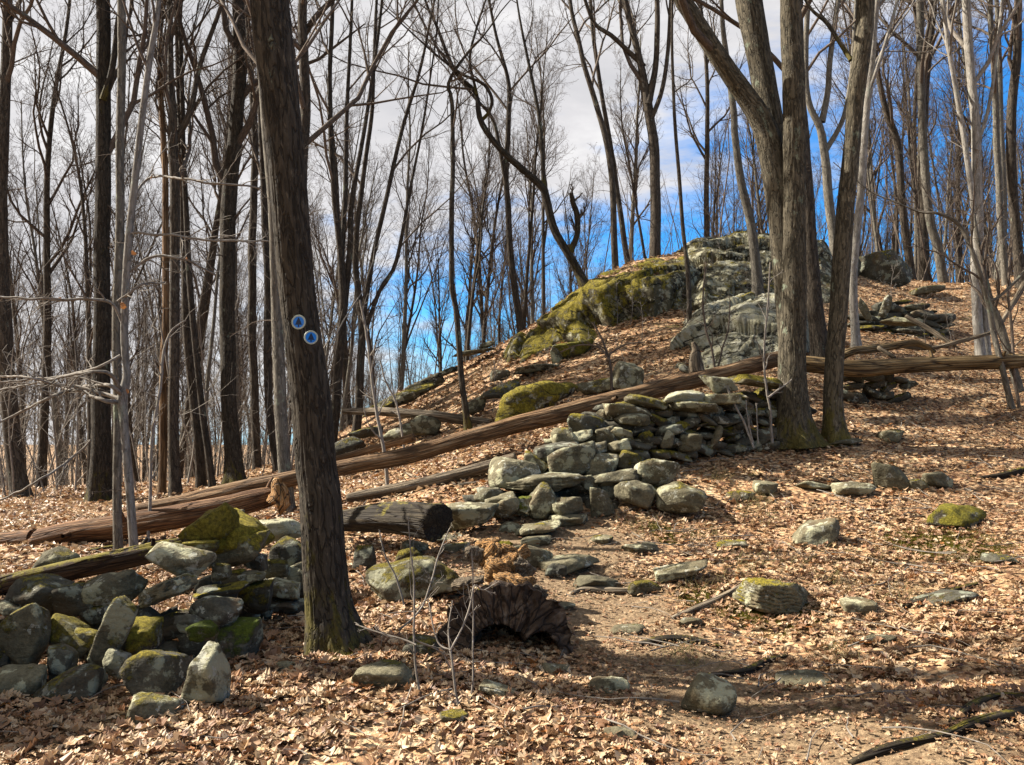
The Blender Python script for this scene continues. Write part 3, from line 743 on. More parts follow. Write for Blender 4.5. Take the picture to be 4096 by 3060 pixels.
# ---- rocks on the hillside
L = [
 (536,402,90,50,10,14.2,dict(moss=.8,lichen=.9,boxy=.05,n=6,sharp=7,depth=.85,sub=5,m='rock_big',seed=4242),'big rounded boulder covered in yellow moss and white lichen spots'),
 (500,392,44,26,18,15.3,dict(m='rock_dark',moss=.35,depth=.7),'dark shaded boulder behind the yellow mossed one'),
 (627,377,30,30,0,14.9,dict(lichen=.8,depth=.9,boxy=.4),'upright boulder half pale and half shaded above the long log'),
 (597,386,50,20,8,15.2,dict(lichen=.7,moss=.3),'lichened rock between the yellow mossed and the upright boulder'),
 (539,368,52,14,8,17.2,dict(lichen=.9),'pale flat bedrock patch on the leafy slope'),
 (477,405,24,14,30,15.6,dict(lichen=.6),'small grey slab tilted on the slope left of the dark boulder'),
 (404,433,42,16,28,15.6,dict(lichen=.8),'grey slab tilted uphill left of the thin dark trunk'),
 (426,426,32,24,-8,15.2,dict(lichen=.5),'pointed grey rock among fallen branches'),
 (366,433,34,16,12,16.6,dict(m='rock_dark',moss=.3),'dark rock on the lower left end of the slope'),
 (345,448,40,18,24,15.0,dict(m='rock_dark',moss=.2),'dark rock just right of the marker tree'),
 (400,400,76,12,24,18.4,dict(moss=.45,lichen=.5,m='rock_big'),'long mossy ledge along the left shoulder of the hill'),
 (425,385,40,14,28,19.0,dict(lichen=.4,m='rock_big'),'ledge with a shaded crack on the left shoulder'),
 (446,372,26,14,20,20.0,dict(moss=.3,m='rock_big'),'rounded ledge at the skyline of the left shoulder'),
 (474,352,44,12,10,20.6,dict(lichen=.5,m='rock_big'),'flat skyline rock below the big outcrop'),
 (487,345,18,10,16,20.8,dict(lichen=.5),'small block on the skyline below the big outcrop'),
 (500,376,20,12,0,17.6,dict(m='rock_dark'),'small dark rock at the foot of the outcrop'),
]
for px, py, w, h, roll, Y, kw, lab in L:
    kw = dict(kw); kw.setdefault('depth', .6)
    rock('hillside_rock', px, py, w, h, roll, Y, label=lab, cat='rock', **kw)
def outcrop(name, label, pieces, loc):
    e = empty(name); tag(e, label, 'rock outcrop')
    for px, py, w, h, roll, Y, kw in pieces:
        kw = dict(kw); kw.setdefault('m', 'rock_big'); kw.setdefault('sub', 5); kw.setdefault('depth', .55); kw.setdefault('rough', .12); kw.setdefault('nscale', 1.5)
        kw.setdefault('sharp', 16); kw.setdefault('lichen', .6)
        rock('ledge', px, py, w, h, roll, Y, parent=e, **kw)
    return e
def cells(p, sc, seed=0):
    q = p*sc; b = np.floor(q).astype(np.int64); best = np.full(len(p), 9e9); sec = best.copy(); cid = np.zeros(len(p))
    for dx in (-1, 0, 1):
        for dy in (-1, 0, 1):
            for dz in (-1, 0, 1):
                c = b+np.array([dx, dy, dz]); hsh = (c[:, 0]*73856093 ^ c[:, 1]*19349663 ^ c[:, 2]*83492791 ^ seed*9781) & 1048575
                f = c+np.stack([(hsh*12.9898 % 1), (hsh*78.233 % 1), (hsh*37.719 % 1)], -1)*.9
                d = np.linalg.norm(q-f, axis=1); m = d < best
                sec = np.where(m, best, np.minimum(sec, d)); cid = np.where(m, hsh, cid); best = np.where(m, d, best)
    return (cid*.61803 % 1)-.5, sec-best
def bedrock(label, top, bot, ytop, nu, nt, seed, crack=None, amp=1.0, mv=None, mat_='rock_big', moss=.3, lich=.6):
    top = np.array(top, float); bot = np.array(bot, float)
    e = empty('rock_outcrop'); tag(e, label, 'rock outcrop')
    u = np.linspace(0, 1, nu)
    tp = spline(np.column_stack([top, np.zeros(len(top))]), nu); bt = spline(np.column_stack([bot, np.zeros(len(bot))]), nu)
    Tw = []; Bw = []
    for k in range(nu):
        yb = ground(bt[k, 0], bt[k, 1])[1] if k % 4 == 0 or k == nu-1 else np.nan
        Bw.append(yb)
    Bw = np.array(Bw); ok = ~np.isnan(Bw); Bw = np.interp(u, u[ok], Bw[ok])
    Bw = np.convolve(np.pad(Bw, 8, 'edge'), np.ones(17)/17, 'valid')-.12
    Bp = np.array([P(bt[k, 0], bt[k, 1], Bw[k]) for k in range(nu)]); Tp = np.array([P(tp[k, 0], tp[k, 1], max(ytop(tp[k, 0]), Bw[k]+.5)) for k in range(nu)])
    t = np.linspace(-.18, 1.5, nt); G = np.zeros((nu, nt, 3))
    for j, tt in enumerate(t):
        if tt < 0: G[:, j] = Bp+np.array([0, .1, 1.0])*0+(np.array([0, 0, -.9])*(-tt)/.18)
        elif tt <= 1:
            a = tt*pi/2; wz = .55*sin(a)+.45*tt; wy = .5*(1-cos(a))+.5*tt; wx = tt
            G[:, j, 0] = Bp[:, 0]*(1-wx)+Tp[:, 0]*wx; G[:, j, 1] = Bp[:, 1]*(1-wy)+Tp[:, 1]*wy; G[:, j, 2] = Bp[:, 2]*(1-wz)+Tp[:, 2]*wz
        else:
            G[:, j] = Tp+np.array([0, 1.9, -1.3])*((tt-1)/.5)**1.2*1.4
    dx = np.gradient(G, axis=0); dt = np.gradient(G, axis=1); Nn = unit(np.cross(dx, dt))
    if Nn[nu//2, nt//3, 1] > 0: Nn = -Nn
    q = G.reshape(-1, 3)
    qq = q+np.stack([fbm(q*.9+3, 3), fbm(q*.9+23, 3), fbm(q*.9+43, 3)], -1)*.38
    c1, e1 = cells(qq*np.array([.8, 1, 1.5]), .75, seed); c2, e2 = cells(qq*np.array([1, 1, 1.6]), 1.9, seed+3)
    d = c1*.42*amp+c2*.065*amp-.10*np.exp(-e1/.03)-.025*np.exp(-e2/.03)+fbm(q*1.1+7, 4)*.16*amp+fbm(q*5, 3)*.03
    d = d.reshape(nu, nt)
    if crack is not None:
        pxu = np.repeat((bt[:, 0])[:, None], nt, 1); T2 = np.repeat(t[None], nu, 0); line, dep, lo, hi = crack
        w = np.clip((pxu-lo)/10, 0, 1)*np.clip((hi-pxu)/12, 0, 1); ln_ = line+.06*perlin(np.stack([pxu*.06, pxu*0, pxu*0], -1))*2
        below = 1/(1+np.exp((T2-ln_)/.012)); d = d-w*below*dep+w*np.exp(-((T2-ln_-.10)/.07)**2)*.22
    fade = np.minimum(1, np.minimum(u, 1-u)*14)[:, None]*np.ones((1, nt))
    G = G+Nn*(d*fade)[..., None]; G[..., 2] -= (1-fade)*.35
    idx = np.arange(nu*nt).reshape(nu, nt); quads = np.stack([idx[:-1, :-1], idx[1:, :-1], idx[1:, 1:], idx[:-1, 1:]], -1).reshape(-1, 4)
    if mv is None: mv = lambda x, t: 0*x
    pu = np.repeat(tp[:, 0][:, None], nt, 1)
    o = obj('bedrock_face', mkmesh('bedrock_face', G.reshape(-1, 3), [quads], {'mv': ('FLOAT', mv(pu, np.repeat(t[None], nu, 0)).ravel())}), M[mat_], e)
    o['moss'] = moss; o['lichen'] = lich; o['green'] = 0.0
bedrock('long mossy bedrock outcrop forming the rounded top of the hill',
  [(496,350),(519,335),(541,318),(553,306),(575,295),(594,285),(618,275),(649,266),(674,260),(694,247),(711,244),(736,239),(775,238),(815,246),(838,262)],
  [(498,356),(522,361),(545,352),(565,341),(599,347),(624,347),(655,339),(680,325),(694,314),(717,308),(749,298),(775,300),(815,305),(838,312)],
  lambda x: float(np.interp(x, [496, 560, 640, 700, 775, 840], [20.3, 20.9, 21.6, 22.4, 23.0, 22.8])), 420, 150, 5, crack=(.36, .5, 585, 700),
  mv=lambda x, t: np.interp(x, [500, 560, 620, 660, 700, 840], [.22, .46, .44, .22, .02, -.05]), moss=.24, lich=.7)
bedrock('pale lichen covered lower outcrop just behind the oak trunks',
  [(664,356),(674,344),(686,331),(694,323),(711,311),(736,302),(761,296),(785,298),(808,312)],
  [(667,364),(676,369),(690,373),(711,373),(736,368),(767,362),(785,362),(806,360)],
  lambda x: 17.9, 220, 100, 9, amp=.9, moss=.08, lich=1.35)
rock('hillside_rock', 573, 350, 42, 23, 8, 17.6, moss=.85, green=.3, lichen=.6, label='block capped with vivid yellow green moss under the big outcrop', cat='rock', m='rock_big')
rock('hillside_rock', 557, 356, 16, 24, 10, 17.5, lichen=.9, label='whitish block beside the vivid mossy one', cat='rock')
rock('hillside_rock', 737, 301, 34, 10, 14, 17.8, moss=.5, lichen=.6, label='mossy ledge stone at the foot of the crooked grey tree', cat='rock')
rock('hillside_rock', 882, 273, 64, 46, -8, 21.6, m='rock_dark', depth=.8, sub=5, moss=.4, lichen=.45, rough=.07, label='massive dark rounded boulder on the skyline right of the oaks', cat='rock')
rock('hillside_rock', 843, 275, 30, 46, 0, 21.3, m='rock_dark', label='dark rock seen between the oak and the slender pale tree', cat='rock')

def brpaths(st, dr, ln, rd, k, wig, up, rs, tip=.2, minr=.0015):
    N = len(st); seg = (ln/(k-1))[:, None]; p = st.copy(); d = unit(dr); out = [p.copy()]
    for i in range(1, k):
        d = unit(d+wig*rs.randn(N, 3)+np.array([0, 0, up])); p = p+d*seg; out.append(p.copy())
    tt = np.linspace(0, 1, k)
    return np.stack(out, 1), np.maximum(rd[:, None]*(1-(1-tip)*tt[None]), minr)
def kids(paths, rad, m, tlo, thi, amin, amax, ls, rsc, rs, power=1.0, plen=None):
    N, k, _ = paths.shape
    t = tlo+(thi-tlo)*np.power((np.arange(m)[None]+rs.uniform(0, 1, (N, m)))/m, power)
    x = t*(k-1); i = np.minimum(x.astype(int), k-2); f = (x-i)[..., None]; n = np.arange(N)[:, None]
    pos = paths[n, i]*(1-f)+paths[n, i+1]*f; T = unit(paths[n, i+1]-paths[n, i]); r = rad[n, i]*(1-f[..., 0])+rad[n, i+1]*f[..., 0]
    q = rs.randn(N, m, 3); q = unit(q-T*(q*T).sum(-1, keepdims=True))
    a = rs.uniform(amin, amax, (N, m))[..., None]
    d = T*np.cos(a)+q*np.sin(a)
    L_ = np.linalg.norm(np.diff(paths, axis=1), axis=2).sum(1) if plen is None else plen
    ln = L_[:, None]*ls*(1-.55*t)*rs.uniform(.7, 1.25, (N, m))
    return pos.reshape(-1, 3), d.reshape(-1, 3), ln.ravel(), (r*rsc).ravel()
# ------------------------------------------------------------------ logs
def ridgef(seed, amp, k=5, lk=2.0, lumps=0.0):
    def f(ca, sa, ln, r):
        N, n, s = r.shape
        q = np.stack([np.broadcast_to(ca*k, r.shape), np.broadcast_to(sa*k, r.shape), np.repeat((ln*lk)[:, :, None], s, 2)], -1)+seed
        o = 1+amp*(.5-np.abs(perlin(q))*2.2)+amp*.4*perlin(q*2.7)
        if lumps:
            q2 = np.stack([np.broadcast_to(ca*1.1, r.shape), np.broadcast_to(sa*1.1, r.shape), np.repeat((ln*1.3)[:, :, None], s, 2)], -1)+seed*2
            o = o+lumps*perlin(q2)
        return o
    return f
def log(name, label, ctrl, m, seed, amp=.12, lk=.5, k=3.5, n=90, sides=40, cat='fallen log', lumps=.16, parent=None):
    """ctrl: (px,py,width px,Y)"""
    c = np.array([list(P(a, b, y))+[w*y/F/2] for a, b, w, y in ctrl])
    s = spline(c, n); path = s[:, :3]; rad = np.maximum(s[:, 3], .003)
    path = np.concatenate([[path[0]], path, [path[-1]]]); rad = np.concatenate([[rad[0]*.02], rad, [rad[-1]*.02]])
    path[0] += (path[2]-path[1])*.25; path[-1] -= (path[-2]-path[-3])*.25
    path = path+np.stack([perlin(path*1.3+seed), perlin(path*1.3+seed+9), perlin(path*1.3+seed+19)], -1)*rad[:, None]*.2
    g = Geo(); g.tubes(path[None], rad[None], sides, ridgef(seed, amp, k, lk, lumps))
    o = obj(name, g.mesh(name), M[m], parent)
    if rad.max() > .075 and name == 'fallen_log' and len(path) > 75:
        r2 = np.random.RandomState(int(seed*10)); ns = len(path)//26
        st, dr, ln, rd = kids(path[None], rad[None], ns, .08, .94, .9, 1.4, 0, .34, r2); dr[:, 2] = np.abs(dr[:, 2]); dr[:, 1] -= .3
        p1, r1 = brpaths(st, dr, r2.uniform(.12, .34, ns), rd, 5, .1, 0, r2, tip=.55)
        for q in range(ns):
            g = Geo(); g.tubes(p1[q:q+1], r1[q:q+1], 9); obj('branch_stub', g.mesh('branch_stub'), M[m], o)
    if parent is None: tag(o, label, cat)
    return o
log('fallen_log', 'long reddish barkless log running uphill behind the marker tree to the oaks', [(138,511,14,11.6),(220,494,17,11.6),(290,479,16,11.5),(335,469,15,11.6),(404,456,16,11.6),(468,438,16,11.7),(531,421,17,11.9),(579,410,18,12.1),(627,397,18,12.3),(674,385,17,12.6),(701,379,15,12.8),(751,366,15,13.1),(782,358,15,13.3)], 'log_orange', 3.3, n=200)
log('fallen_log', 'thick dark red log with a sawn end in front of the long log', [(38,541,23,10.6),(90,531,23,10.6),(160,520,23,10.5),(220,508,22,10.5),(262,499,20,10.6),(281,494,14,10.7)], 'log_red', 8.1, n=120)
log('fallen_log', 'short brown log piece at the left edge in line with the sawn log', [(-12,541,16,10.9),(12,540,17,10.8),(36,538,18,10.7)], 'log_red', 5.5, n=40)
v, f = rock_verts(901, (1.7, 1.3, 2.3), 4, n=9, boxy=.2)
o = obj('boulder', mkmesh('boulder', v, [f]), M['rock_dark']); o.location = (-4.3, 5.0, .65); o['moss'] = .3; o['lichen'] = .4; o['green'] = 0.0  # unseen boulder, added to throw shade on the lower left corner
tag(o, 'tall unseen boulder added left of the near wall to shade the lower left corner', 'boulder')
st = log('rotten_stub', 'broken orange root stub sticking up at the thick end of the sawn log', [(277,503,24,10.5),(279,493,17,10.5),(277,483,11,10.5),(279,478,5,10.5)], 'rot', 6.1, amp=.3, cat='stump', lumps=.5, n=40)
log('fallen_log', 'yellow weathered log lying level across the slope right of the oaks', [(800,364,16,12.4),(853,368,17,12.4),(904,366,15.5,12.5),(950,364,14.5,12.6),(988,363,14,12.6),(1030,360,13,12.7),(1060,358,13,12.8)], 'log_yellow', 2.2, n=140, lumps=.25)
log('fallen_log', 'moss topped rotten log partly sunk behind the near wall', [(-8,592,17,7.6),(0,586,18,7.7),(50,575,20,7.8),(105,563,20,7.9),(160,551,19,8.0),(200,543,13,8.2)], 'log_moss', 7.7, amp=.22, n=120)
log('fallen_log', 'short fat dark log with moss streaks pointing at the stone pile', [(342,521,20,9.4),(380,519,27,8.9),(415,521,33,8.5),(438,523,37,8.3)], 'log_dark_moss', 9.9, amp=.2, n=70)
log('fallen_log', 'half sunken grey brown log on the flat below the long log', [(348,498,9,11.2),(400,488,10,11.1),(460,474,11,11.0),(517,458,11,10.9)], 'log_pale', 4.2, amp=.2, n=80)
log('fallen_log', 'pale broken log lying across the lower slope behind the thin dark trunk', [(344,411,5,16),(384,412,8,15.6),(430,415,9,15.2),(468,421,9,14.9),(492,424,8,14.6)], 'log_pale', 14.2, amp=.25, n=70)
log('fallen_log', 'thin bare log propped on rocks right of the marker tree', [(332,461,7,14),(370,450,7,13.8),(414,437,8,13.6)], 'log_orange', 1.2, n=50)
log('fallen_branch', 'dead arched branch lying above the yellow log', [(838,358,9,12.9),(853,351,8,12.9),(880,348,8,13.2),(910,343,7,13.4),(925,346,6,13.4),(935,352,4,13.4)], 'log_yellow', 11, n=60, cat='branch')
log('fallen_branch', 'straight pale pole slanting over the flat stone heap', [(906,316,4,15.8),(930,330,5,15.4),(955,346,4,15)], 'log_pale', 12, n=30, cat='branch')
log('fallen_branch', 'long bare branch lying right of the flat stone heap', [(893,346,3,14.6),(930,348,4,14.5),(965,340,4,14.4),(1000,330,3,14.4)], 'log_pale', 13, n=40, cat='branch')
log('fallen_branch', 'short pink brown stick leaning between arched branch and yellow log', [(879,348,4,12.8),(895,358,4,12.5)], 'log_pale', 15, n=20, cat='branch')
log('fallen_branch', 'pale log end reaching in from the right edge above the yellow log', [(1030,255,5,18),(1036,262,6,17),(1000,325,4,15.8),(996,327,3,15.8)], 'log_pale', 16, n=30, cat='branch')
for lab, pp, mm in [
 ('bleached bent stick lying at the stones beside the trail', [(570,594,5),(585,590,7),(615,591,7),(635,592,5),(648,598,2)], 'log_pale'),
 ('thick dead branch leaning on the large bedded boulder', [(672,618,4),(690,612,8),(715,602,9),(738,590,8),(750,581,6)], 'log_pale'),
 ('dark smooth root crossing the trail below the sunny leaves', [(640,644,5),(665,640,9),(695,641,8),(722,648,4)], 'log_dark_moss'),
 ('curved dark root at the edge of the long shadow', [(708,677,7),(745,672,9),(765,662,7),(786,656,4)], 'log_dark_moss'),
 ('twisted root ridge at the lower right corner', [(850,764,6),(880,752,10),(915,742,9),(946,736,10),(975,724,12),(1010,716,12),(1030,712,12)], 'log_dark_moss'),
 ('gnarled root beside the twisted one at the right edge', [(952,722,8),(975,706,11),(1005,698,10),(1035,700,8)], 'log_dark_moss'),
 ('dark root end poking in from the right edge', [(978,478,3),(1000,476,6),(1030,470,8)], 'log_dark_moss'),
 ('broken dark branch buried in leaves near the right edge', [(905,606,6),(930,600,8),(960,590,7),(985,582,3)], 'log_dark_moss'),
 ('thin straight twig lying on the pinkish leaves at the bottom', [(360,690,1.6),(395,715,2),(436,742,2)], 'log_pale'),
 ('thin grey stick on the flat below the long log', [(398,470,2),(420,478,3),(455,484,3),(478,483,1.5)], 'log_pale'),
 ('crooked white twig on the upper leaf slope', [(816,473,2),(832,478,3),(846,485,2)], 'log_pale'),
 ('short pale log piece behind the mossy rotten log', [(78,552,4),(100,550,6),(113,548,6)], 'log_moss'),
]:
    ww = []
    for (a, b, w) in pp:
        g = ground(a, b+w*.4); ww.append((a, b, w, g[1]))
    log('fallen_branch' if 'root' not in lab else 'tree_root', lab, ww, mm, len(lab)*1.3, n=40, sides=14, amp=.2, cat='branch' if 'root' not in lab else 'root')

# ---- hollow stump
def stump():
    e = empty('hollow_stump', tuple(ground(506, 650))); tag(e, 'dark hollow stump with two black cavities between spreading roots', 'stump')
    base = np.array(e.location); g = Geo()
    cx, Yc = 506, 5.95; s = Yc/F; R = 60*s; Hh_ = 70*s; c = np.array([P(cx, 652, Yc)[0], Yc, base[2]-.03])
    na, nd = 96, 40
    def shell(rx, rz, thick, depth, seed, y0, a0=0., a1=pi, inner=False):
        a = np.linspace(a0, a1, na); dd = np.linspace(0, 1, nd)
        A, D = np.meshgrid(a, dd, indexing='ij')
        k = np.power(np.clip(1-D**2.2, 0, 1), .5)*(1-.1*D)
        q = np.stack([np.cos(A)*2.2, np.sin(A)*2.2, D*1.2], -1)+seed
        rr = 1+.20*perlin(q)+.10*perlin(q*3)+.05*perlin(q*np.array([4, 4, .6])*2.2)
        x = np.cos(A)*rx*k*rr*(1+.14*np.abs(np.cos(A))**6); z = np.power(np.sin(A).clip(0, 1), .8)*rz*k*rr; y = y0+D*depth+.10*perlin(q*1.7+9)
        if inner: y = y0+D*depth
        return np.stack([x, y, z], -1)
    outer = shell(R, Hh_, 0, .62, 3.1, -.05)
    i = np.arange(na*nd).reshape(na, nd); q = np.stack([i[:-1, :-1], i[1:, :-1], i[1:, 1:], i[:-1, 1:]], -1).reshape(-1, 4)
    g.add(outer+c, q, None, np.stack([np.repeat(np.linspace(0, 3, na)[:, None], nd, 1)*.4, outer[..., 1]*.9, outer[..., 2]*.8], -1))
    nu = 60; U = np.linspace(1, 0, nu)[None, :, None]; rim = outer[:, :1]
    fr = rim*U; X1, Z1 = fr[..., 0]/s, fr[..., 2]/s; A = np.repeat(np.linspace(0, pi, na)[:, None], nu, 1)
    def cav(cx, cz, rx, rz): return np.clip(1.25-np.hypot((X1-cx)/rx, (Z1-cz)/rz), 0, .6)/.6
    wob = fbm(np.stack([X1*.05, Z1*.05, X1*0], -1), 3)
    dep = np.maximum(cav(-6+wob*5, 7, 24, 21), cav(33+wob*5, 5, 15, 17)); dep = dep*dep*(3-2*dep)
    folds = (np.abs(perlin(np.stack([A*4+wob*1.6, U[..., 0]*1.6+A*0, A*0+4+wob], -1)))*.11+perlin(np.stack([A*11, U[..., 0]*2+A*0, A*0+9], -1))*.03+fbm(np.stack([X1*.12, Z1*.12, X1*0+3], -1), 3)*.03)
    fr = fr.copy(); fr[..., 1] = -.05-.16*(1-U[..., 0]**3)*(1-Z1/90)+folds*(1-np.abs(2*U[..., 0]-1)**4)+dep*.5
    i = np.arange(na*nu).reshape(na, nu); q = np.stack([i[:-1, :-1], i[:-1, 1:], i[1:, 1:], i[1:, :-1]], -1).reshape(-1, 4)
    g.add(fr+c, q, None, np.stack([A*.16*1.5, fr[..., 1]*.5, U[..., 0]*1.0*np.ones_like(A)], -1))
    o = obj('stump_shell', g.mesh('stump_shell'), M['stump'], e); o.matrix_parent_inverse = Matrix.Translation(-Vector(e.location))
    return e
stump()
# crumbling orange wood behind the stump
def rot_heap():
    e = empty('rotten_wood', tuple(ground(505, 590))); tag(e, 'crumbling orange rotten wood with a dab of yellow moss behind the hollow stump', 'rotten wood')
    inv = Matrix.Translation(-Vector(e.location)); rs = np.random.RandomState(5)
    for i, (px, py, w, h, roll, Y, m) in enumerate([(515,582,42,16,-12,6.5,'rot'),(540,592,20,10,-30,6.2,'log_pale'),(499,574,36,28,-20,6.75,'rot'),(512,566,34,26,30,6.85,'rot'),(491,559,28,24,50,6.95,'rot'),(503,552,30,16,-14,7.05,'rot'),(478,556,16,30,70,6.95,'log_pale'),
                          (524,568,18,24,40,6.8,'log_pale'),(488,546,28,14,10,7.15,'rot'),(505,546,16,10,0,7.1,'moss'),(470,581,34,10,14,6.6,'log_pale'),(522,552,16,14,20,7.05,'rot')]):
        s = Y/F; v, f = rock_verts(300+i, (w*s, w*s*.7, h*s), 4, rough=.22, boxy=.2, n=8, nscale=2.0)
        v = v+unit(v)*(fbm(v*34+i, 2)*.012)[:, None]
        me = mkmesh('wood_chunk', v, [f], {'tc': ('FLOAT_VECTOR', v[:, [1, 2, 0]]*2.5+i)})
        o = obj('wood_chunk' if m != 'moss' else 'moss_tuft', me, M[m], e); o.rotation_euler = (0, radians(-roll), rs.uniform(-.5, .5)); o.location = tuple(P(px, py, Y)-np.array(e.location))
rot_heap()

# ------------------------------------------------------------------ trees
def crown(path, rad, rs, n1=13, n2=7, n3=6, n4=3, tlo=.4, scale=1.0, amin=.35, amax=.85, up=.10, plen=None, low=0, thin=1.0):
    g = Geo()
    pa, ra = path[None], rad[None]
    tot = np.linalg.norm(np.diff(path, axis=0), axis=1).sum() if plen is None else plen
    s, d, l, r = kids(pa, ra, n1, tlo, .99, amin, amax, .42*scale, .55, rs, plen=np.array([tot]))
    p1, r1 = brpaths(s, d, l, r, 9, .16, up, rs); g.tubes(p1, r1, 6)
    s, d, l, r = kids(p1, r1, n2, .15, .98, .4, .95, .48, .6, rs)
    p2, r2 = brpaths(s, d, l, r, 7, .17, up*.8, rs, minr=.002*thin); g.tubes(p2, r2, 4)
    s, d, l, r = kids(p2, r2, n3, .12, 1, .4, 1.0, .5, .62, rs)
    p3, r3 = brpaths(s, d, l, r, 5, .2, up*.6, rs, minr=.0022*thin); g.tubes(p3, r3, 3)
    if n4:
        s, d, l, r = kids(p3, r3, n4, .1, 1, .4, 1.0, .55, .7, rs)
        p4, r4 = brpaths(s, d, l, r, 4, .2, up*.4, rs, tip=.5, minr=.0018*thin); g.tubes(p4, r4, 3)
    if low:
        s, d, l, r = kids(pa, ra, low, .08, .7, 1.0, 1.5, .07, .12, rs, plen=np.array([tot]))
        p5, r5 = brpaths(s, d, l, np.clip(r, .004, .02), 7, .22, .03, rs, minr=.002); g.tubes(p5, r5, 4)
        s, d, l, r = kids(p5, r5, 4, .2, 1, .4, 1.0, .5, .6, rs)
        p6, r6 = brpaths(s, d, l, r, 5, .2, .02, rs, minr=.0018); g.tubes(p6, r6, 3)
    return g
def flare(path, rad, amt, hgt):
    h = np.concatenate([[0], np.cumsum(np.linalg.norm(np.diff(path, axis=0), axis=1))])
    return rad*(1+amt*np.exp(-h/hgt))

def traced(name, label, pp, m='bark_mid', Y=None, ext=7.0, seed=1, sides=14, amp=.05, limbs=(), cat='tree', crownkw=None, tw='twig', nseg=None, flr=.35, dirup=.5, group=None, hero=False, top=True):
    """pp: (px,py,w[,Y]) from the foot up. limbs: lists of the same starting on the trunk"""
    rs = np.random.RandomState(seed)
    if Y is None: Y = ground(pp[0][0], pp[0][1])[1]
    def cv(pp, Y, jit=.0):
        c = []
        yy = 0
        for i, q in enumerate(pp):
            y = q[3] if len(q) > 3 else Y+yy
            yy += rs.uniform(-jit, jit)
            c.append(list(P(q[0], q[1], y))+[q[2]*y/F/2])
        return np.array(c)
    c = cv(pp, Y, .12)
    gz = Hs(c[0, 0], c[0, 1])
    if c[0, 2] > gz+.02: c = np.vstack([[c[0, 0]+(c[0, 0]-c[1, 0])*.1, c[0, 1], gz-.1, c[0, 3]*1.05], c])
    else: c[0, 2] = min(c[0, 2], gz-.05)
    def extend(c, ext, tpr=.3):
        if ext <= 0: return c
        d = unit(c[-1, :3]-c[-2, :3]); d = unit(d*(1-dirup*.4)+np.array([0, 0, dirup*.4])); p = c[-1].copy(); rows = []
        for k in range(4):
            d = unit(d+rs.normal(0, .07, 3)+np.array([0, 0, .06])); q = p.copy(); q[:3] += d*ext/4; q[3] = c[-1, 3]*(1-(1-tpr)*(k+1)/4); rows.append(q); p = q
        return np.vstack([c, rows])
    e = empty(name, (c[0, 0], c[0, 1], gz)); tag(e, label, cat, group); inv = Matrix.Translation(-Vector(e.location))
    tr = extend(c, ext if top else 0)
    ntot = nseg or 70
    s = spline(tr, ntot); path, rad = s[:, :3], np.maximum(s[:, 3], .006)
    path = path+np.stack([perlin(path*.8+seed), perlin(path*.8+seed+31), np.zeros(len(path))], -1)*np.minimum(rad, .1)[:, None]*.5
    rad = flare(path, rad, flr, max(.1, rad[0]*1.3))
    fr = ridgef(seed*1.7, amp, 5 if hero else 3, 2.2 if hero else 1.0, .05)
    if hero:
        def fr(ca, sa, ln, r, f0=ridgef(seed*1.7, amp, 7, 2.6, .06)):
            a = np.arctan2(sa, ca); lob = 1+.20*np.exp(-ln/.16)[:, :, None]*np.sin(a*5+seed)[None, None]*1.0
            return f0(ca, sa, ln, r)*lob
    g = Geo(); g.tubes(path[None], rad[None], sides, fr)
    lp = []
    for L_ in limbs:
        lx = 0
        LL, le, lt = L_ if isinstance(L_, tuple) else (L_, ext*.8, True)
        lc = extend(cv(LL, Y, .15), le)
        ls_ = spline(lc, 46 if not hero else 120); g.tubes(ls_[None, :, :3], np.maximum(ls_[None, :, 3], .005), max(8, sides*3//4), ridgef(seed+5., amp, 5, 1.8, .05)); lp.append(ls_)
    o = obj('trunk', g.mesh('trunk'), M[m], e); o.matrix_parent_inverse = inv
    kw = dict(n1=11, n2=7, n3=6, n4=3, tlo=.35, low=5); kw.update(crownkw or {})
    if kw.pop('none', False): return e
    tot = np.linalg.norm(np.diff(path, axis=0), axis=1).sum(); lim = kw.pop('cl', 14.)
    cg = crown(path, rad, rs, plen=min(tot, lim), **kw)
    for ls_ in lp:
        k2 = dict(kw); k2['low'] = 0; k2['n1'] = max(5, kw['n1']//2); k2['tlo'] = .25
        c2 = crown(ls_[:, :3], ls_[:, 3], rs, **k2)
        for a, q, tcc in zip(c2.v, c2.q, c2.tc): pass
        vv = np.concatenate(c2.v); cg.add(vv, np.concatenate(c2.q), None, np.concatenate(c2.tc))
    o = obj('crown', cg.mesh('crown'), M[tw], e); o.matrix_parent_inverse = inv
    return e

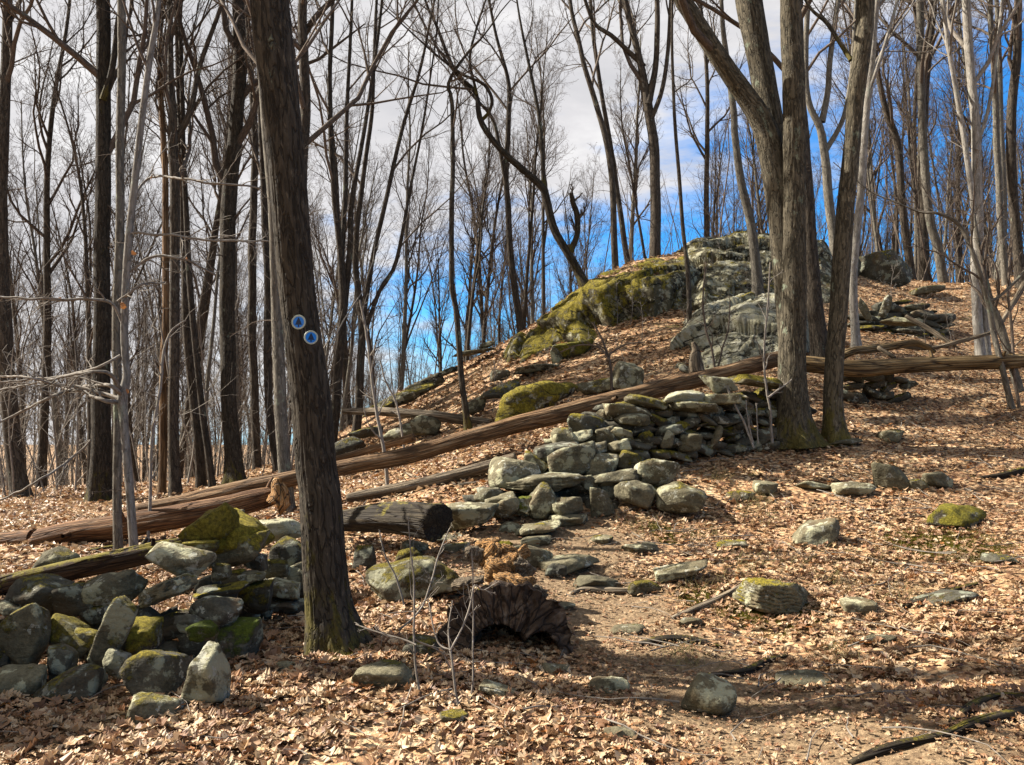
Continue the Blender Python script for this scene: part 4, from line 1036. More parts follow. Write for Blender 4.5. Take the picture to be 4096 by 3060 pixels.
mt = traced('oak_tree', 'large dark barked tree in the foreground carrying two round blue trail markers',
  [(340,652,62,5.9),(334,625,50,5.9),(330,595,43,5.9),(322,500,40,5.9),(316,463,39,5.9),(309,390,38,5.88),(301,322,35.5,5.88),(293,250,35.5,5.86),(287,185,36,5.84),(279,90,37,5.8),(272,0,38,5.77)],
  'bark_dark', 5.9, ext=9, seed=4, sides=150, amp=.055, hero=True, nseg=520, flr=.12, crownkw=dict(tlo=.6, n1=9, low=0))
tw_l = traced('oak_tree', 'massive forked oak beside the wall, its mossy limbs reaching up and left',
  [(795,447,44,11.4),(794,428,35,11.4),(793,400,29,11.4),(792,343,25.5,11.4),(794,237,23.5,11.35),(794,152,22,11.3),(794,85,22,11.2),(790,0,20,11.1)],
  'bark_oak', 11.4, ext=9, seed=6, sides=80, amp=.07, hero=True, nseg=300, flr=.25, limbs=[
   ([(796,420,24,11.5),(790,330,24,11.5),(784,250,25,11.5),(778,190,26,11.5),(768,140,24,11.5),(759,117,22,11.5),(745,95,20,11.5),(718,56,18,11.4),(689,10,17,11.3),(678,-14,15,11.2)], 7, True),
   ([(781,190,26,11.7),(776,150,24,11.7),(768,105,24,11.8),(758,51,24,11.9),(748,-6,26,12.0)], 7, True)], crownkw=dict(tlo=.6, n1=9, low=0))
traced('oak_tree', 'slightly leaning oak stem standing right against the massive forked oak',
  [(878,443,30,11.45),(838,443,25,11.45),(836,411,19,11.45),(835,343,17.5,11.45),(841,267,17.5,11.45),(849,186,16.5,11.4),(855,118,16,11.4),(861,51,17,11.3),(865,0,17,11.3)][1:],
  'bark_oak', 11.45, ext=9, seed=9, sides=64, amp=.07, hero=True, nseg=260, flr=.3, limbs=[([(851,60,5),(838,40,4),(826,22,4),(812,10,3)], 1.5, True)], crownkw=dict(tlo=.6, n1=9, low=0))
traced('oak_tree', 'shadowed trunk standing between and behind the two oak stems',
  [(822,356,20,14.5),(818,330,17,14.5),(812,280,15,14.5),(808,200,14,14.5),(800,100,12,14.5),(798,0,10,14.5)], 'bark_mid', 14.5, seed=12, sides=30, hero=True, nseg=120)

T = [ # label, pts, mat, Y, limbs, extras
 ('gloomy trunk at the far left edge leaning inward at its foot', [(22,497,17),(12,440,16),(5,340,15),(1,250,14),(2,170,12),(6,60,10),(8,0,9)], 'bark_mid', None, [], {}),
 ('stout dark straight tree in the left third with a branch forking near the top', [(101,503,23),(101,450,19),(101,345,16.5),(102,250,15),(103,120,14),(103,0,13)], 'bark_dark', None, [[(103,100,7),(112,70,6),(118,25,6),(122,0,5)]], dict(sides=30,hero=True,nseg=160,amp=.05)),
 ('rotting orange tinged trunk behind the thin beech', [(162,495,8),(163,440,8),(164,361,7.5),(166,300,7),(165,180,6),(160,40,5)], 'log_orange', None, [], {}),
 ('tree behind the thin beech forking into two rising stems', [(175,494,11),(174,400,10),(174,345,10),(174,262,9.5),(173,135,9),(171,70,6),(170,0,5)], 'bark_mid', None, [[(173,145,7),(190,112,6),(200,65,5),(223,0,4)]], {}),
 ('tree leaning left at half distance between beech and big straight trunk', [(202,488,10),(198,440,9),(192,393,8.5),(187,329,8),(184,250,7.5),(180,120,6),(176,0,5)], 'bark_mid', None, [], {}),
 ('slimmer leaning companion just right of the left leaning tree', [(213,488,7),(205,430,6.5),(197,361,6),(190,282,6),(184,160,5),(180,20,4)], 'bark_mid', None, [], {}),
 ('tall straight tree with lichen patches left of the marker tree', [(235,484,19),(232,440,16),(229,393,15),(227,313,15),(228,250,15),(229,198,15),(236,127,14),(240,48,13),(238,0,12)], 'bark_dark', None, [], dict(sides=30,hero=True,nseg=160,amp=.05)),
 ('grey trunk close to the right of the tall lichen patched tree', [(257,476,9),(255,420,8.5),(254,377,8),(252,282,8),(255,150,7),(250,60,6),(246,0,5)], 'bark_mid', 22, [], {}),
 ('narrow trunk seen just left of the marker tree', [(278,478,9),(272,430,8),(268,393,8),(268,290,7.5),(262,150,6.5),(258,0,5)], 'bark_mid', 20, [], {}),
 ('shaggy light barked tree hugging the left side of the marker tree', [(288,510,14),(283,450,12.5),(279,393,12),(276,314,11),(272,200,10),(262,60,8),(258,0,7)], 'bark_grey', 11.9, [], dict(sides=24,hero=True,nseg=140,amp=.05)),
 ('tree with a right hand branch rising behind the marker tree top', [(312,470,13),(306,300,12),(300,200,12),(306,111,10.5),(304,60,10),(303,0,9)], 'bark_mid', 14, [[(305,34,6),(315,18,6),(332,0,5.5),(345,-16,4)]], {}),
 ('many stemmed tree spreading like a broom right of the marker tree', [(333,428,10),(338,370,9),(342,330,8.5),(341,262,7),(335,200,6),(330,110,5),(333,0,4)], 'bark_mid', 19, [[(342,330,7),(350,250,6),(352,200,5),(366,120,4),(380,20,3)],[(341,262,6),(345,200,5),(347,110,4),(352,0,3)]], {}),
 ('tree with fanning thin stems left of the central gap', [(356,438,9),(360,380,8),(362,330,7.5),(356,262,6),(360,200,5),(372,110,4),(376,10,3)], 'bark_mid', 20.5, [[(361,330,6),(372,262,5),(386,200,4.5),(402,130,4),(420,70,3)],[(362,340,5),(380,290,4),(396,262,4),(410,190,3)]], {}),
 ('thin dark crooked tree standing alone on the slope in the middle', [(469,430,8),(465,405,6.5),(461,377,6),(457,313,5.5),(452,282,5.2),(452,206,5),(453,167,4.5),(452,103,4),(448,86,3.6),(455,70,3.2),(470,50,2.6),(480,40,2)], 'bark_dark', None, [], dict(ext=1.2,crownkw=dict(n1=6,n2=5,n3=4,n4=2,tlo=.5,low=8,cl=6))),
 ('leaning tree with a long crooked crown and a broken stub', [(587,290,11),(578,272,9.5),(568,254,8.5),(555,230,8),(547,198,8),(543,187,8),(526,172,7),(508,157,6.5),(495,143,6),(484,127,6),(479,114,5.5),(475,92,4.5),(455,71,4),(436,24,3),(425,0,2.5)], 'bark_dark', 20.6,
   [([(569,254,7),(577,235,6),(577,215,6),(573,203,5.5),(571,193,4.5)], 0, True), ([(544,190,5),(542,150,4),(538,110,3.5),(528,60,3)], 3, True), ([(482,120,4),(489,112,3.6),(492,100,3.5),(487,88,3.5),(480,82,3.2),(462,74,3),(440,58,2.5)], 2, True), ([(477,95,3.2),(470,60,2.8),(476,30,2.4),(484,5,2)],2,True)], dict(flr=.15)),
 ('straight slim tree right of the thin dark crooked one', [(522,338,8),(518,310,7),(511,262,6.5),(508,206,6),(506,175,5.5),(509,111,5),(508,79,4),(495,30,3)], 'bark_mid', 22.5, [[(507,190,4.5),(500,150,4),(492,118,3.5),(470,92,3)]], {}),
 ('tall sturdy tree on the skyline forking high above the outcrop', [(655,275,13),(655,240,11),(655,159,10),(649,111,9.5),(644,87,9),(639,56,6.5),(625,0,6)], 'bark_mid', 22.5, [[(648,105,8),(655,70,6),(657,40,5.5),(657,0,5)],[(644,66,5),(631,54,5),(612,36,4.5),(595,24,4),(585,0,3.5)],[(651,120,5),(662,90,4.5),(668,50,4)]], dict(sides=24)),
 ('slender tree left of the sturdy skyline tree', [(616,283,7.5),(614,240,6.5),(611,167,6),(598,111,5.5),(585,68,5),(579,40,4.5),(570,0,4)], 'bark_mid', 22, [], {}),
 ('second slender tree closest to the sturdy skyline tree', [(629,272,6),(622,225,5.5),(616,183,5),(606,119,4.5),(595,50,4),(590,0,3.5)], 'bark_mid', 23, [], {}),
 ('crooked pale grey tree rooted on the outcrop ledge', [(757,296,12,18),(757,275,10.5,18),(750,220,9,18),(741,178,8,18),(735,135,7,18),(734,110,6.5,18),(727,60,5.5,18),(723,34,5,18),(721,0,4,18)], 'bark_grey', 18, [], dict(crownkw=dict(n1=9,n2=6,n3=4,n4=2,tlo=.45,low=4,cl=9))),
 ('thin dark sapling trunk in front of the outcrop', [(689,300,5,17.2),(687,262,4.5,17.2),(684,235,4,17.2),(677,150,3.6,17.2),(672,60,3,17.2)], 'bark_mid', 17.2, [], dict(crownkw=dict(n1=8,n2=5,n3=4,n4=2,low=4,cl=7))),
 ('slender pale tree just right of the leaning oak stem', [(856,344,10,15),(855,330,8.5,15),(853,276,8,15),(860,203,7.5,15),(865,135,7,15),(871,68,6.5,15),(878,0,6,15)], 'bark_pale', 15, [[(868,95,4),(880,60,3.5),(892,20,3)]], dict(crownkw=dict(low=3))),
 ('grey tree with three rising stems seen between the oak stems', [(836,262,10,23),(834,250,9.5,23),(829,200,9,23),(826,165,8.5,23),(820,130,7.5,23),(808,101,6,23),(806,50,5.5,23),(808,0,5,23)], 'bark_grey', 23, [[(822,122,7),(828,90,6),(830,60,5.5),(838,0,5)],[(826,150,5.5),(838,130,5),(845,112,4.5),(851,76,4)]], {}),
 ('brightest whitish birch like trunk near the right edge', [(981,360,9.5),(978,310,9.5),(976,259,10),(978,237,10),(976,135,9),(971,76,8.5),(966,0,8)], 'bark_pale', None, [[(976,150,4),(988,110,3.5),(996,60,3)]], dict(crownkw=dict(low=8))),
 ('thin pale stem leaning left against the whitish birch like trunk', [(988,358,7),(985,310,6.5),(983,276,6),(971,186,5.5),(958,101,5),(945,20,4)], 'bark_pale', None, [], {}),
 ('curved low sapling with long whitish side branches at the right edge', [(1012,408,6),(1002,369,5.5),(994,335,5.5),(988,301,5),(976,262,4.5),(961,227,4),(940,214,3),(920,212,2)], 'bark_grey', None, [[(1020,392,9),(1008,352,8),(1000,325,8),(990,300,7),(984,276,7)],[(988,301,3),(1000,296,3),(1024,272,3)]], dict(ext=1.5,crownkw=dict(n1=8,n2=5,n3=3,n4=1,tlo=.3,low=0,cl=4))),
 ('rough trunk leaning left at the right edge of the picture', [(1022,300,11),(1018,260,10),(1013,203,9.5),(1010,135,9),(1017,50,8),(1018,0,7)], 'bark_mid', 22, [], {}),
 ('slim tree between the whitish trunk and the rough edge trunk', [(1007,290,8),(1004,260,7),(998,169,6.5),(995,100,6),(990,0,5)], 'bark_grey', 23, [], {}),
 ('sun lit brown tree leaning left on the right skyline', [(945,297,10),(938,250,9),(930,220,8.5),(924,152,8),(920,68,7.5),(919,0,7)], 'bark_grey', 24, [], {}),
 ('brown tree leaning left close to the dark skyline boulder', [(912,293,9),(908,250,8),(903,211,7.5),(897,144,7),(886,110,6),(877,70,5)], 'bark_mid', 25, [], {}),
 ('straight dark tree on the right skyline between two leaning ones', [(926,296,10),(924,230,9),(922,150,8.5),(928,60,7.5),(934,0,7)], 'bark_mid', 25.5, [], {}),
]
for i, (lab, pp, m, Yt, limbs, ex) in enumerate(T):
    ex = dict(ex); tw = {'bark_pale': 'twig_pale'}.get(m, 'twig')
    traced('forest_tree', lab, pp, m, Yt, limbs=limbs, seed=30+i, tw=ex.pop('tw', tw), ext=ex.pop('ext', 7.0), **ex)

# thin beech pair with long pale side branches
def beech():
    e = traced('beech_sapling', 'slender pale beech with long bare side branches reaching left', [(137,572,9.5,9.0),(134,540,8.5,9),(131,500,8,9),(126,450,8,9),(123,415,8.5,9),(122,397,10,9),(126,380,8,9),(126,368,7,9),(124,330,7.5,9),(127,262,7.5,9),(132,206,7,9),(140,135,6.5,9),(149,64,6,9),(159,0,5,9)],
        'bark_pale', 9.0, seed=77, sides=24, ext=4, crownkw=dict(n1=9, n2=5, n3=4, n4=2, tlo=.5, low=6, cl=6), tw='twig', flr=.2, nseg=140)
    inv = Matrix.Translation(-Vector(e.location)); rs = np.random.RandomState(8)
    br = [([(122,392,5),(112,375,4),(95,372,3),(70,375,3),(40,382,2.4),(-10,392,2)]), ([(122,395,5),(110,385,4),(80,388,3.4),(50,398,3),(20,412,2.6),(-10,428,2)]),
          ([(118,398,4.5),(100,392,4),(60,385,3),(30,378,2.4),(-10,376,2)]), ([(118,402,5),(104,400,4),(80,392,3),(62,388,2.5)]), ([(121,356,3),(100,366,2.6),(60,376,2.4),(0,382,2)]),
          ([(122,325,3.5),(112,304,3.4),(90,300,3),(40,299,2.6),(-10,297,2)]), ([(126,275,3),(150,258,3),(180,258,2.4),(215,275,2)]), ([(118,302,3),(140,286,2.6),(165,282,2)]),
          ([(130,206,2.6),(150,178,2.4),(190,180,2.2),(240,186,2),(262,188,1.5)]), ([(127,232,2.6),(170,235,2.4),(210,240,2.2),(270,242,1.6)]), ([(90,440,2),(70,460,2.5),(40,480,2),(0,500,2)])]
    for b in br:
        g = Geo(); Yb = 9.0
        c = np.array([list(P(a, q, Yb-.25*j*rs.uniform(-.6, 1)))+[w*Yb/F/2] for j, (a, q, w) in enumerate(b)])
        s = spline(c, 34); s[:, :3] += np.stack([perlin(s[:, :3]*5+3), perlin(s[:, :3]*5+20), perlin(s[:, :3]*5+40)], -1)*.03
        g.tubes(s[None, :, :3], np.maximum(s[None, :, 3], .003), 7)
        k = kids(s[None, :, :3], s[None, :, 3], 9, .15, 1, .4, .9, .35, .6, rs); p1, r1 = brpaths(*k, 7, .14, .01, rs, minr=.0022); g.tubes(p1, r1, 5)
        k = kids(p1, r1, 4, .2, 1, .4, .9, .5, .6, rs); p2, r2 = brpaths(*k, 5, .15, .01, rs, minr=.0018); g.tubes(p2, r2, 3)
        o = obj('branch', g.mesh('branch'), M['twig_pale'], e); o.matrix_parent_inverse = inv
    lf = []
    for px, py in [(123,306),(151,179),(186,259),(133,254),(60,300),(128,392)]:
        c = P(px, py, 8.95+rs.uniform(-.2, .2)); lf.append(c)
    lf = np.array(lf); v, f, tc, rr = leaf_geo(lf[:, 0], lf[:, 1], rs.uniform(.06, .10, len(lf)), True, rs, .001, 1.3, z=lf[:, 2])
    o = obj('dead_leaf', mkmesh('dead_leaf', v, [f], {'tc': ('FLOAT_VECTOR', tc), 'rnd': ('FLOAT', np.full(len(v), .98))}, False), M['leaf'], e); o.matrix_parent_inverse = inv; o['kind'] = 'stuff'
beech()
traced('beech_sapling', 'second pale beech stem rising close behind the slender one', [(118,553,9,9.8),(117,500,8.5,9.8),(118,409,8.5,9.8),(117,330,8.5,9.8),(119,250,8.5,9.8),(120,150,8,9.8),(122,60,8,9.8),(122,0,8,9.8)], 'bark_grey', 9.8, seed=78, sides=24, ext=6, crownkw=dict(n1=9, n2=5, n3=4, n4=2, tlo=.6, low=4, cl=8), flr=.15)

# seedlings in the foreground and other thin saplings
def seedling(lab, stems, Y=None, m='twig_pale', twigs=5, seed=0, name='seedling', cat='seedling', tl=.28):
    rs = np.random.RandomState(seed); px, py = stems[0][0][:2]; gp = ground(px, py); Y = Y or gp[1]
    e = empty(name, tuple(gp)); tag(e, lab, cat); inv = Matrix.Translation(-Vector(e.location))
    for j, b in enumerate(stems):
        g = Geo()
        c = np.array([list(P(a, q, Y+.05*i))+[w*Y/F/2] for i, (a, q, w) in enumerate(b)]); c[0, 2] -= .03*(j == 0)
        s = spline(c, 30); s[:, :3] += np.stack([perlin(s[:, :3]*6+3), perlin(s[:, :3]*6+20), perlin(s[:, :3]*6+40)], -1)*.012
        g.tubes(s[None, :, :3], np.maximum(s[None, :, 3], .0015), 7)
        if twigs:
            k = kids(s[None, :, :3], s[None, :, 3], twigs, .25, 1, .5, .9, tl, .6, rs); p1, r1 = brpaths(*k, 6, .16, .05, rs, minr=.0016); g.tubes(p1, r1, 5)
            k = kids(p1, r1, 2, .3, .9, .5, .9, .5, .7, rs); p2, r2 = brpaths(*k, 4, .16, .05, rs, minr=.0014); g.tubes(p2, r2, 3)
        o = obj('stem', g.mesh('stem'), M[m], e); o.matrix_parent_inverse = inv
seedling('thin leafless seedling with one tall straight stem near the marker tree', [[(422,712,2.6),(417,680,2.4),(414,643,2.2),(414,589,2),(411,555,1.6),(408,517,1.2)], [(415,645,2),(395,637,1.8),(370,630,1.5),(355,624,1.2)], [(414,640,1.8),(440,652,1.6),(450,668,1.4)]], Y=4.9, seed=1)
seedling('thin leafless seedling forking below the dark stump', [[(463,730,2.8),(458,700,2.6),(453,670,2.4),(450,649,2.4)], [(450,650,2.2),(460,632,2),(468,611,1.8),(474,585,1.6),(484,590,1.2),(497,582,1)], [(450,650,2),(448,630,1.6),(452,600,1.2)], [(451,650,1.8),(437,640,1.6),(428,600,1.2)]], Y=4.7, seed=2, twigs=4)
seedling('pale upright seedling rising past the orange rotten wood', [[(471,720,2.2),(472,680,2),(473,643,1.8),(473,590,1.5),(471,548,1.1)]], Y=4.85, seed=3)
seedling('slender seedling leaning right in front of the wide low boulder', [[(400,625,2),(420,610,2),(430,585,1.8),(440,550,1.4),(450,528,1)]], Y=6.1, seed=4)
seedling('slender seedling leaning left in front of the wide low boulder', [[(404,600,2),(395,575,1.8),(385,555,1.5),(380,530,1.2)]], Y=6.3, seed=5)
seedling('bare sapling with a side shoot at the foot of the massive oak', [[(772,441,3,11.1)[:3],(770,410,2.6),(766,385,2.4),(764,350,2),(768,300,1.8),(770,262,1.4)], [(768,398,2.2),(778,390,2),(792,380,1.5)]], Y=10.9, seed=6)
seedling('thin bare sapling leaning left in front of the shaded wall', [[(754,446,2.6),(745,425,2.4),(735,405,2.2),(728,390,2)], [(753,443,1.5),(748,420,1.4),(746,400,1.2)], [(758,444,1.5),(757,425,1.4),(756,403,1.2)]], Y=10.8, seed=7, twigs=2)
seedling('thin bare sapling standing before the pale boulder on the slope', [[(612,389,3),(610,365,2.8),(606,350,2.6),(600,335,2),(592,322,1.8)], [(609,360,2),(600,348,1.8),(580,345,1.5),(560,352,1.2)], [(608,355,2),(625,345,1.6),(645,342,1.2)]], Y=14, seed=8, twigs=8, m='twig')
seedling('light thin sapling left of the pale broken log', [[(388,485,4),(384,450,3.6),(378,420,3.4),(372,380,3),(366,330,2.6),(360,300,2)]], Y=12.2, seed=9, twigs=9, tl=.2)
seedling('thin sapling bending over the fallen branches mid slope', [[(404,447,2.4),(400,420,2.2),(395,400,2),(385,380,1.8),(380,360,1.4)]], Y=14.5, seed=10, twigs=7)
seedling('slim bare sapling in the gap left of the marker tree', [[(148,540,3.4),(150,500,3.2),(152,440,3),(160,390,2.8),(164,350,2.6),(172,330,2),(186,320,1.6)]], Y=10.4, seed=11, twigs=9, tl=.2)
seedling('bare sapling with upright shoots on the lower outcrop', [[(716,378,2.6),(712,350,2.4),(706,330,2.2),(703,300,2),(706,262,1.4)], [(716,376,2),(722,350,1.8),(728,330,1.5),(730,300,1.2)]], Y=14.6, seed=12, twigs=8, m='twig')
seedling('sapling stem with thin twigs beside the curved low sapling', [[(1019,406,3.4),(1014,370,3.2),(1012,330,3),(1008,290,2.6),(1012,240,2)]], Y=12.6, seed=13, twigs=9, m='twig')
log('broken_snag', 'short splintered stump standing behind the long log near the oaks', [(697,372,14,14.2),(696,360,12,14.2),(696,350,8,14.2),(693,342,3,14.2)], 'log_pale', 21, amp=.35, n=30, cat='stump', lumps=.4)

# ---- background forest: ten models, copied
MODELS = []
for i in range(12):
    rs = np.random.RandomState(200+i); ht = rs.uniform(15, 20); k = 9
    lean = rs.normal(0, .055, 2); c = [np.zeros(3)]; d = np.array([lean[0], lean[1], 1.0])
    for q in range(k-1): d = unit(d+np.append(rs.normal(0, .05, 2), .03)); c.append(c[-1]+d*ht/(k-1))
    c = np.array(c); r0 = rs.uniform(.075, .155); rr = r0*(1-.82*np.linspace(0, 1, k)**1.1)
    s = spline(np.column_stack([c, rr]), 40); path, rad = s[:, :3], flare(s[:, :3], s[:, 3], .4, .25)
    path[0, 2] -= .3
    g = Geo(); g.tubes(path[None], rad[None], 12, ridgef(i*3., .05, 3, 1, .05))
    if i % 3 == 0:
        st = path[14]; d = unit(np.array([rs.uniform(-.5, .5), rs.uniform(-.3, .3), 1.])); p1, r1 = brpaths(st[None], d[None], np.array([ht*.55]), np.array([rad[14]*.7]), 12, .06, .05, rs)
        g.tubes(p1, r1, 8)
    tm = g.mesh('trunk'); thin = 1.6
    cg = crown(path, rad, rs, n1=17, n2=8, n3=7, n4=3, tlo=.30 if i % 2 else .42, scale=.8, amin=.3, amax=.7, up=.13, low=9, thin=thin, plen=ht*.85)
    if i % 3 == 0:
        c2 = crown(p1[0], r1[0], rs, n1=8, n2=7, n3=5, n4=2, tlo=.3, scale=.8, up=.12, thin=thin); cg.add(np.concatenate(c2.v), np.concatenate(c2.q), None, np.concatenate(c2.tc))
    cm = cg.mesh('crown'); MODELS.append((tm, cm))
def place(i, x, y, sc, rot, lab, grp, name='forest_tree', mm=('bark_mid', 'twig_far')):
    tm, cm = MODELS[i % len(MODELS)]
    z = Hs(x, y); e = empty(name, (x, y, z)); e.rotation_euler = (0, 0, rot); e.scale = (sc, sc, sc); tag(e, lab, 'tree', grp)
    for nm, me, q in (('trunk', tm, mm[0]), ('crown', cm, mm[1])):
        o = bpy.data.objects.new(nm, me); COL.objects.link(o); o.parent = e
        if not me.materials: me.materials.append(M['bark_mid'] if nm == 'trunk' else M['twig_far'])
        if q not in ('bark_mid', 'twig_far'):
            o.material_slots[0].link = 'OBJECT'; o.material_slots[0].material = M[q]
def ridgeY(px):
    return float(np.interp(px, [-200, 300, 340, 430, 520, 600, 700, 800, 860, 905, 1024, 1300], [19, 20, 23, 24, 22.5, 22.5, 24, 26, 26, 24, 25, 24]))
rs = np.random.RandomState(55); placed = [(-9e9, 0)]; cnt = 0; tries = 0
zones = [(-60, 335, 19, 66, 92), (335, 560, 24, 66, 70), (560, 900, 25, 62, 52), (880, 1090, 24, 56, 56)]
for (a, b, y0, y1, n) in zones:
    k = 0
    while k < n and tries < 20000:
        tries += 1
        px = rs.uniform(a, b); y = math.sqrt(rs.uniform(y0**2, y1**2)); x = (px-512)/F*y
        if y < ridgeY(px)+.8: continue
        if min(math.hypot(x-q[0], y-q[1]) for q in placed) < .95: continue
        placed.append((x, y)); k += 1
        right = px > 880
        pale = rs.rand() < (.12 if right else .05)
        if right: lab, grp = 'bare tree crowded into the sunlit woods on the right slope', 'trees of the right hand woods'
        elif px < 335: lab, grp = 'bare grey trunked tree in the dense woods on the flat left of the marker tree', 'trees of the left hand woods'
        else: lab, grp = 'bare tree rising from behind the ridge line of the hill', 'trees behind the ridge'
        sc = rs.uniform(.5, .95)*(1.0 if not 335 < px < 880 else .8)
        place(rs.randint(12), x, y, sc, rs.uniform(0, 6.28), lab, grp, mm=('bark_grey', 'twig_far') if pale or rs.rand() < .2 else ('bark_mid', 'twig_far'))
        cnt += 1
for bx, by, r0, sd, lab in [(-6.6, 6.75, .21, 3, 'dark tree just out of view beyond the near wall, throwing the lower shadow band'), (-9.2, 8.1, .23, 4, 'unseen tree added on the left to strengthen the upper shadow band')]:  # second tree is added to strengthen the marker tree's shadow band
    rs = np.random.RandomState(sd); z0 = Hs(bx, by)
    c = np.array([[bx, by, z0-.1, r0], [bx+.1, by, z0+3, r0*.85], [bx+.2, by+.05, z0+6, r0*.75], [bx+.1, by+.15, z0+9, r0*.6], [bx+.2, by+.2, z0+13, r0*.3]]); sp = spline(c, 50)
    e = empty('forest_tree', (bx, by, z0)); tag(e, lab, 'tree'); inv = Matrix.Translation(-Vector(e.location))
    g = Geo(); g.tubes(sp[None, :, :3], sp[None, :, 3], 14, ridgef(3., .06, 4, 1)); o = obj('trunk', g.mesh('trunk'), M['bark_mid'], e); o.matrix_parent_inverse = inv
    o = obj('crown', crown(sp[:, :3], sp[:, 3], rs, n1=6, n2=5, n3=4, n4=0, tlo=.5, low=0).mesh('crown'), M['twig'], e); o.matrix_parent_inverse = inv

# brush far off: nobody could count it
rs = np.random.RandomState(99); g = Geo()
def brush(n, a, b, y0, y1, hmin, hmax, m, name, lab, seed):
    rs = np.random.RandomState(seed)
    px = rs.uniform(a, b, n); y = np.sqrt(rs.uniform(y0**2, y1**2, n)); x = (px-512)/F*y; z = H(x, y)-.03
    h = rs.uniform(hmin, hmax, n); st = np.stack([x, y, z], -1); d = unit(np.stack([rs.normal(0, .16, n), rs.normal(0, .16, n), np.ones(n)], -1))
    p1, r1 = brpaths(st, d, h, .004+h*.0042, 8, .09, .03, rs, minr=.003)
    g = Geo(); g.tubes(p1, r1, 5)
    k = kids(p1, r1, 8, .2, 1, .5, 1.2, .34, .5, rs); p2, r2 = brpaths(*k, 5, .18, .03, rs, minr=.003); g.tubes(p2, r2, 3)
    k = kids(p2, r2, 4, .2, 1, .5, 1.1, .45, .7, rs); p3, r3 = brpaths(*k, 4, .2, .02, rs, minr=.0025); g.tubes(p3, r3, 3)
    tag(obj(name, g.mesh(name), M[m]), lab, 'brush', kind='stuff')
brush(620, -40, 345, 17, 60, 1.2, 6.5, 'twig_pale', 'undergrowth', 'grey bare undergrowth filling the woods left of the marker tree', 1)
brush(620, 335, 1080, 25, 60, 2.0, 8.0, 'twig', 'undergrowth', 'fine bare undergrowth behind the ridge and on the right', 2)
brush(34, 480, 1010, 13, 22, .3, 1.3, 'twig_pale', 'slope_brush', 'scattered thin dead stems on the rocky slope', 3)

# ---- small clutter on the floor
def fallen_twigs(n, seed):
    rs = np.random.RandomState(seed); y = np.sqrt(rs.uniform(3.2**2, 17**2, n)); x = rs.uniform(-.66, .66, n)*y
    z = H(x, y)+.03; a = rs.uniform(0, 2*pi, n); st = np.stack([x, y, z], -1); d = np.stack([np.cos(a), np.sin(a), rs.normal(.0, .08, n)], -1)
    p, r = brpaths(st, d, rs.uniform(.15, .8, n), rs.uniform(.002, .007, n), 7, .16, 0, rs, minr=.0015)
    p[..., 2] = H(p[..., 0], p[..., 1])+.035+np.abs(perlin(p*3))*.05
    g = Geo(); g.tubes(p, r, 5)
    tag(obj('fallen_twigs', g.mesh('fallen_twigs'), M['twig_pale']), 'thin dead twigs strewn over the leaf litter', 'twigs', kind='stuff')
fallen_twigs(900, 5)
def tufts(name, spots, m, lab, seed, hh, n_each, spread, lean=.5, wid=.0022):
    rs = np.random.RandomState(seed); X_, Y_ = [], []
    for px, py, r in spots:
        c = ground(px, py)
        X_ += list(c[0]+rs.normal(0, r*c[1]/F, n_each)); Y_ += list(c[1]+rs.normal(0, r*c[1]/F*1.3, n_each))
    x, y = np.array(X_), np.array(Y_); n = len(x); st = np.stack([x, y, H(x, y)], -1); d = unit(np.stack([rs.normal(0, lean, n), rs.normal(0, lean, n), np.ones(n)], -1))
    p, r = brpaths(st, d, rs.uniform(.4, 1, n)*hh, np.full(n, wid), 5, .14, -.12, rs, tip=.2, minr=.0006)
    g = Geo(); g.tubes(p, r, 3); tag(obj(name, g.mesh(name), M[m]), lab, name.split('_')[-1], kind='stuff')
tufts('dry_grass', [(785,568,24),(740,572,14),(700,590,16),(745,500,9),(757,505,10),(720,480,8),(905,600,16),(760,520,12),(690,660,14),(835,660,14),(640,530,8),(870,560,20),(700,540,10),(950,560,16),(840,585,12)], 'grass', 'wispy dry grass tufts around the stones of the leaf slope', 1, .16, 70, 0)
tufts('moss', [(945,545,22),(965,552,18),(915,543,12)], 'moss', 'olive moss cushion in the leaves near the right edge', 2, .035, 3500, 0, .6, .003)
tufts('moss', [(770,618,16),(795,615,12),(740,612,12),(700,600,10)], 'moss', 'moss fringe below the large bedded boulder', 3, .03, 1800, 0, .6, .003)
tufts('moss', [(330,655,9),(345,657,9),(362,652,7),(318,648,6),(742,441,0.1)], 'moss', 'yellow moss collar around the foot of the marker tree', 4, .05, 1200, 0, .6, .003)
tufts('moss', [(672,536,8),(655,528,8),(668,540,5)], 'moss', 'bright moss spots along the sunny trail edge', 6, .03, 900, 0, .6, .003)

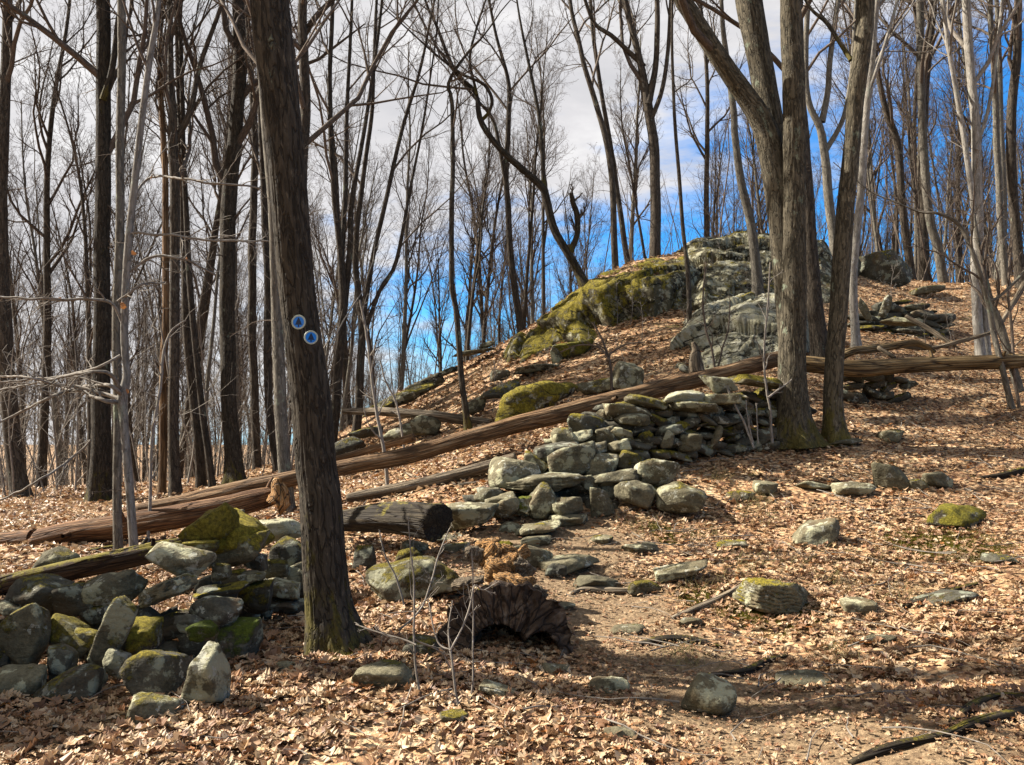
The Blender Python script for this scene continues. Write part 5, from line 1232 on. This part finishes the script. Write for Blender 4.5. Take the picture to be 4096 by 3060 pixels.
# ---- trail markers on the foreground tree
def marker(px, py, r, yawdeg, lab, Y):
    e = empty('trail_marker', tuple(P(px, py, Y))); e.rotation_euler = (pi/2-.03, 0, radians(yawdeg)); tag(e, lab, 'trail marker', 'round blue trail markers nailed to the tree')
    s = r*Y/F
    def disc(name, r0, z0, z1, m, n=48, hole=0):
        a = np.arange(n)*2*pi/n; rings = [(hole or .0005, z0), (hole or .0005, z1), (r0*.97, z1), (r0, (z0+z1)/2), (r0*.97, z0)]
        v = np.array([[rr*cos(q), rr*sin(q), zz] for rr, zz in rings for q in a]); k = len(rings); i = np.arange(k*n).reshape(k, n)
        nx = np.roll(i, -1, 0); q = np.stack([i, np.roll(i, -1, 1), np.roll(nx, -1, 1), nx], -1).reshape(-1, 4)
        obj(name, mkmesh(name, v, [q[:, ::-1]], None, False), M[m], e)
    disc('disc', s*.80, 0, .004, 'blue'); disc('rim', s, 0, .006, 'rim', hole=s*.77)
    pts_ = [(-.42,-.30),(.42,-.30),(.27,-.02),(.33,-.02),(.18,.20),(.22,.20),(0,.58),(-.22,.20),(-.18,.20),(-.33,-.02),(-.27,-.02)]
    import bmesh
    bm = bmesh.new()
    def poly(pl):
        f = bm.faces.new([bm.verts.new((x*s*1.15, y*s*1.15, .0045)) for x, y in pl]); r_ = bmesh.ops.extrude_face_region(bm, geom=[f]); bmesh.ops.translate(bm, verts=[q for q in r_['geom'] if isinstance(q, bmesh.types.BMVert)], vec=(0, 0, .0012))
    poly(pts_); poly([(-.08,-.56),(.08,-.56),(.08,-.32),(-.08,-.32)])
    bmesh.ops.recalc_face_normals(bm, faces=bm.faces); me = bpy.data.meshes.new('emblem'); bm.to_mesh(me); bm.free(); obj('emblem', me, M['navy'], e)
    disc('nail', s*.06, .004, .008, 'rim')
    [c for c in e.children if c.name.startswith('nail')][0].location = (0, s*.92, 0)
marker(298.8, 322.2, 7.4, -6, 'round blue disc with a dark pine tree and silver rim, the upper of two', 5.66)
marker(311.0, 337.5, 7.0, 18, 'round blue disc with a dark pine tree and silver rim, the lower of two', 5.685)
print('objects', len(bpy.data.objects), 'trees', cnt, 'tris', sum(len(o.data.polygons) for o in bpy.data.objects if o.type == 'MESH'))
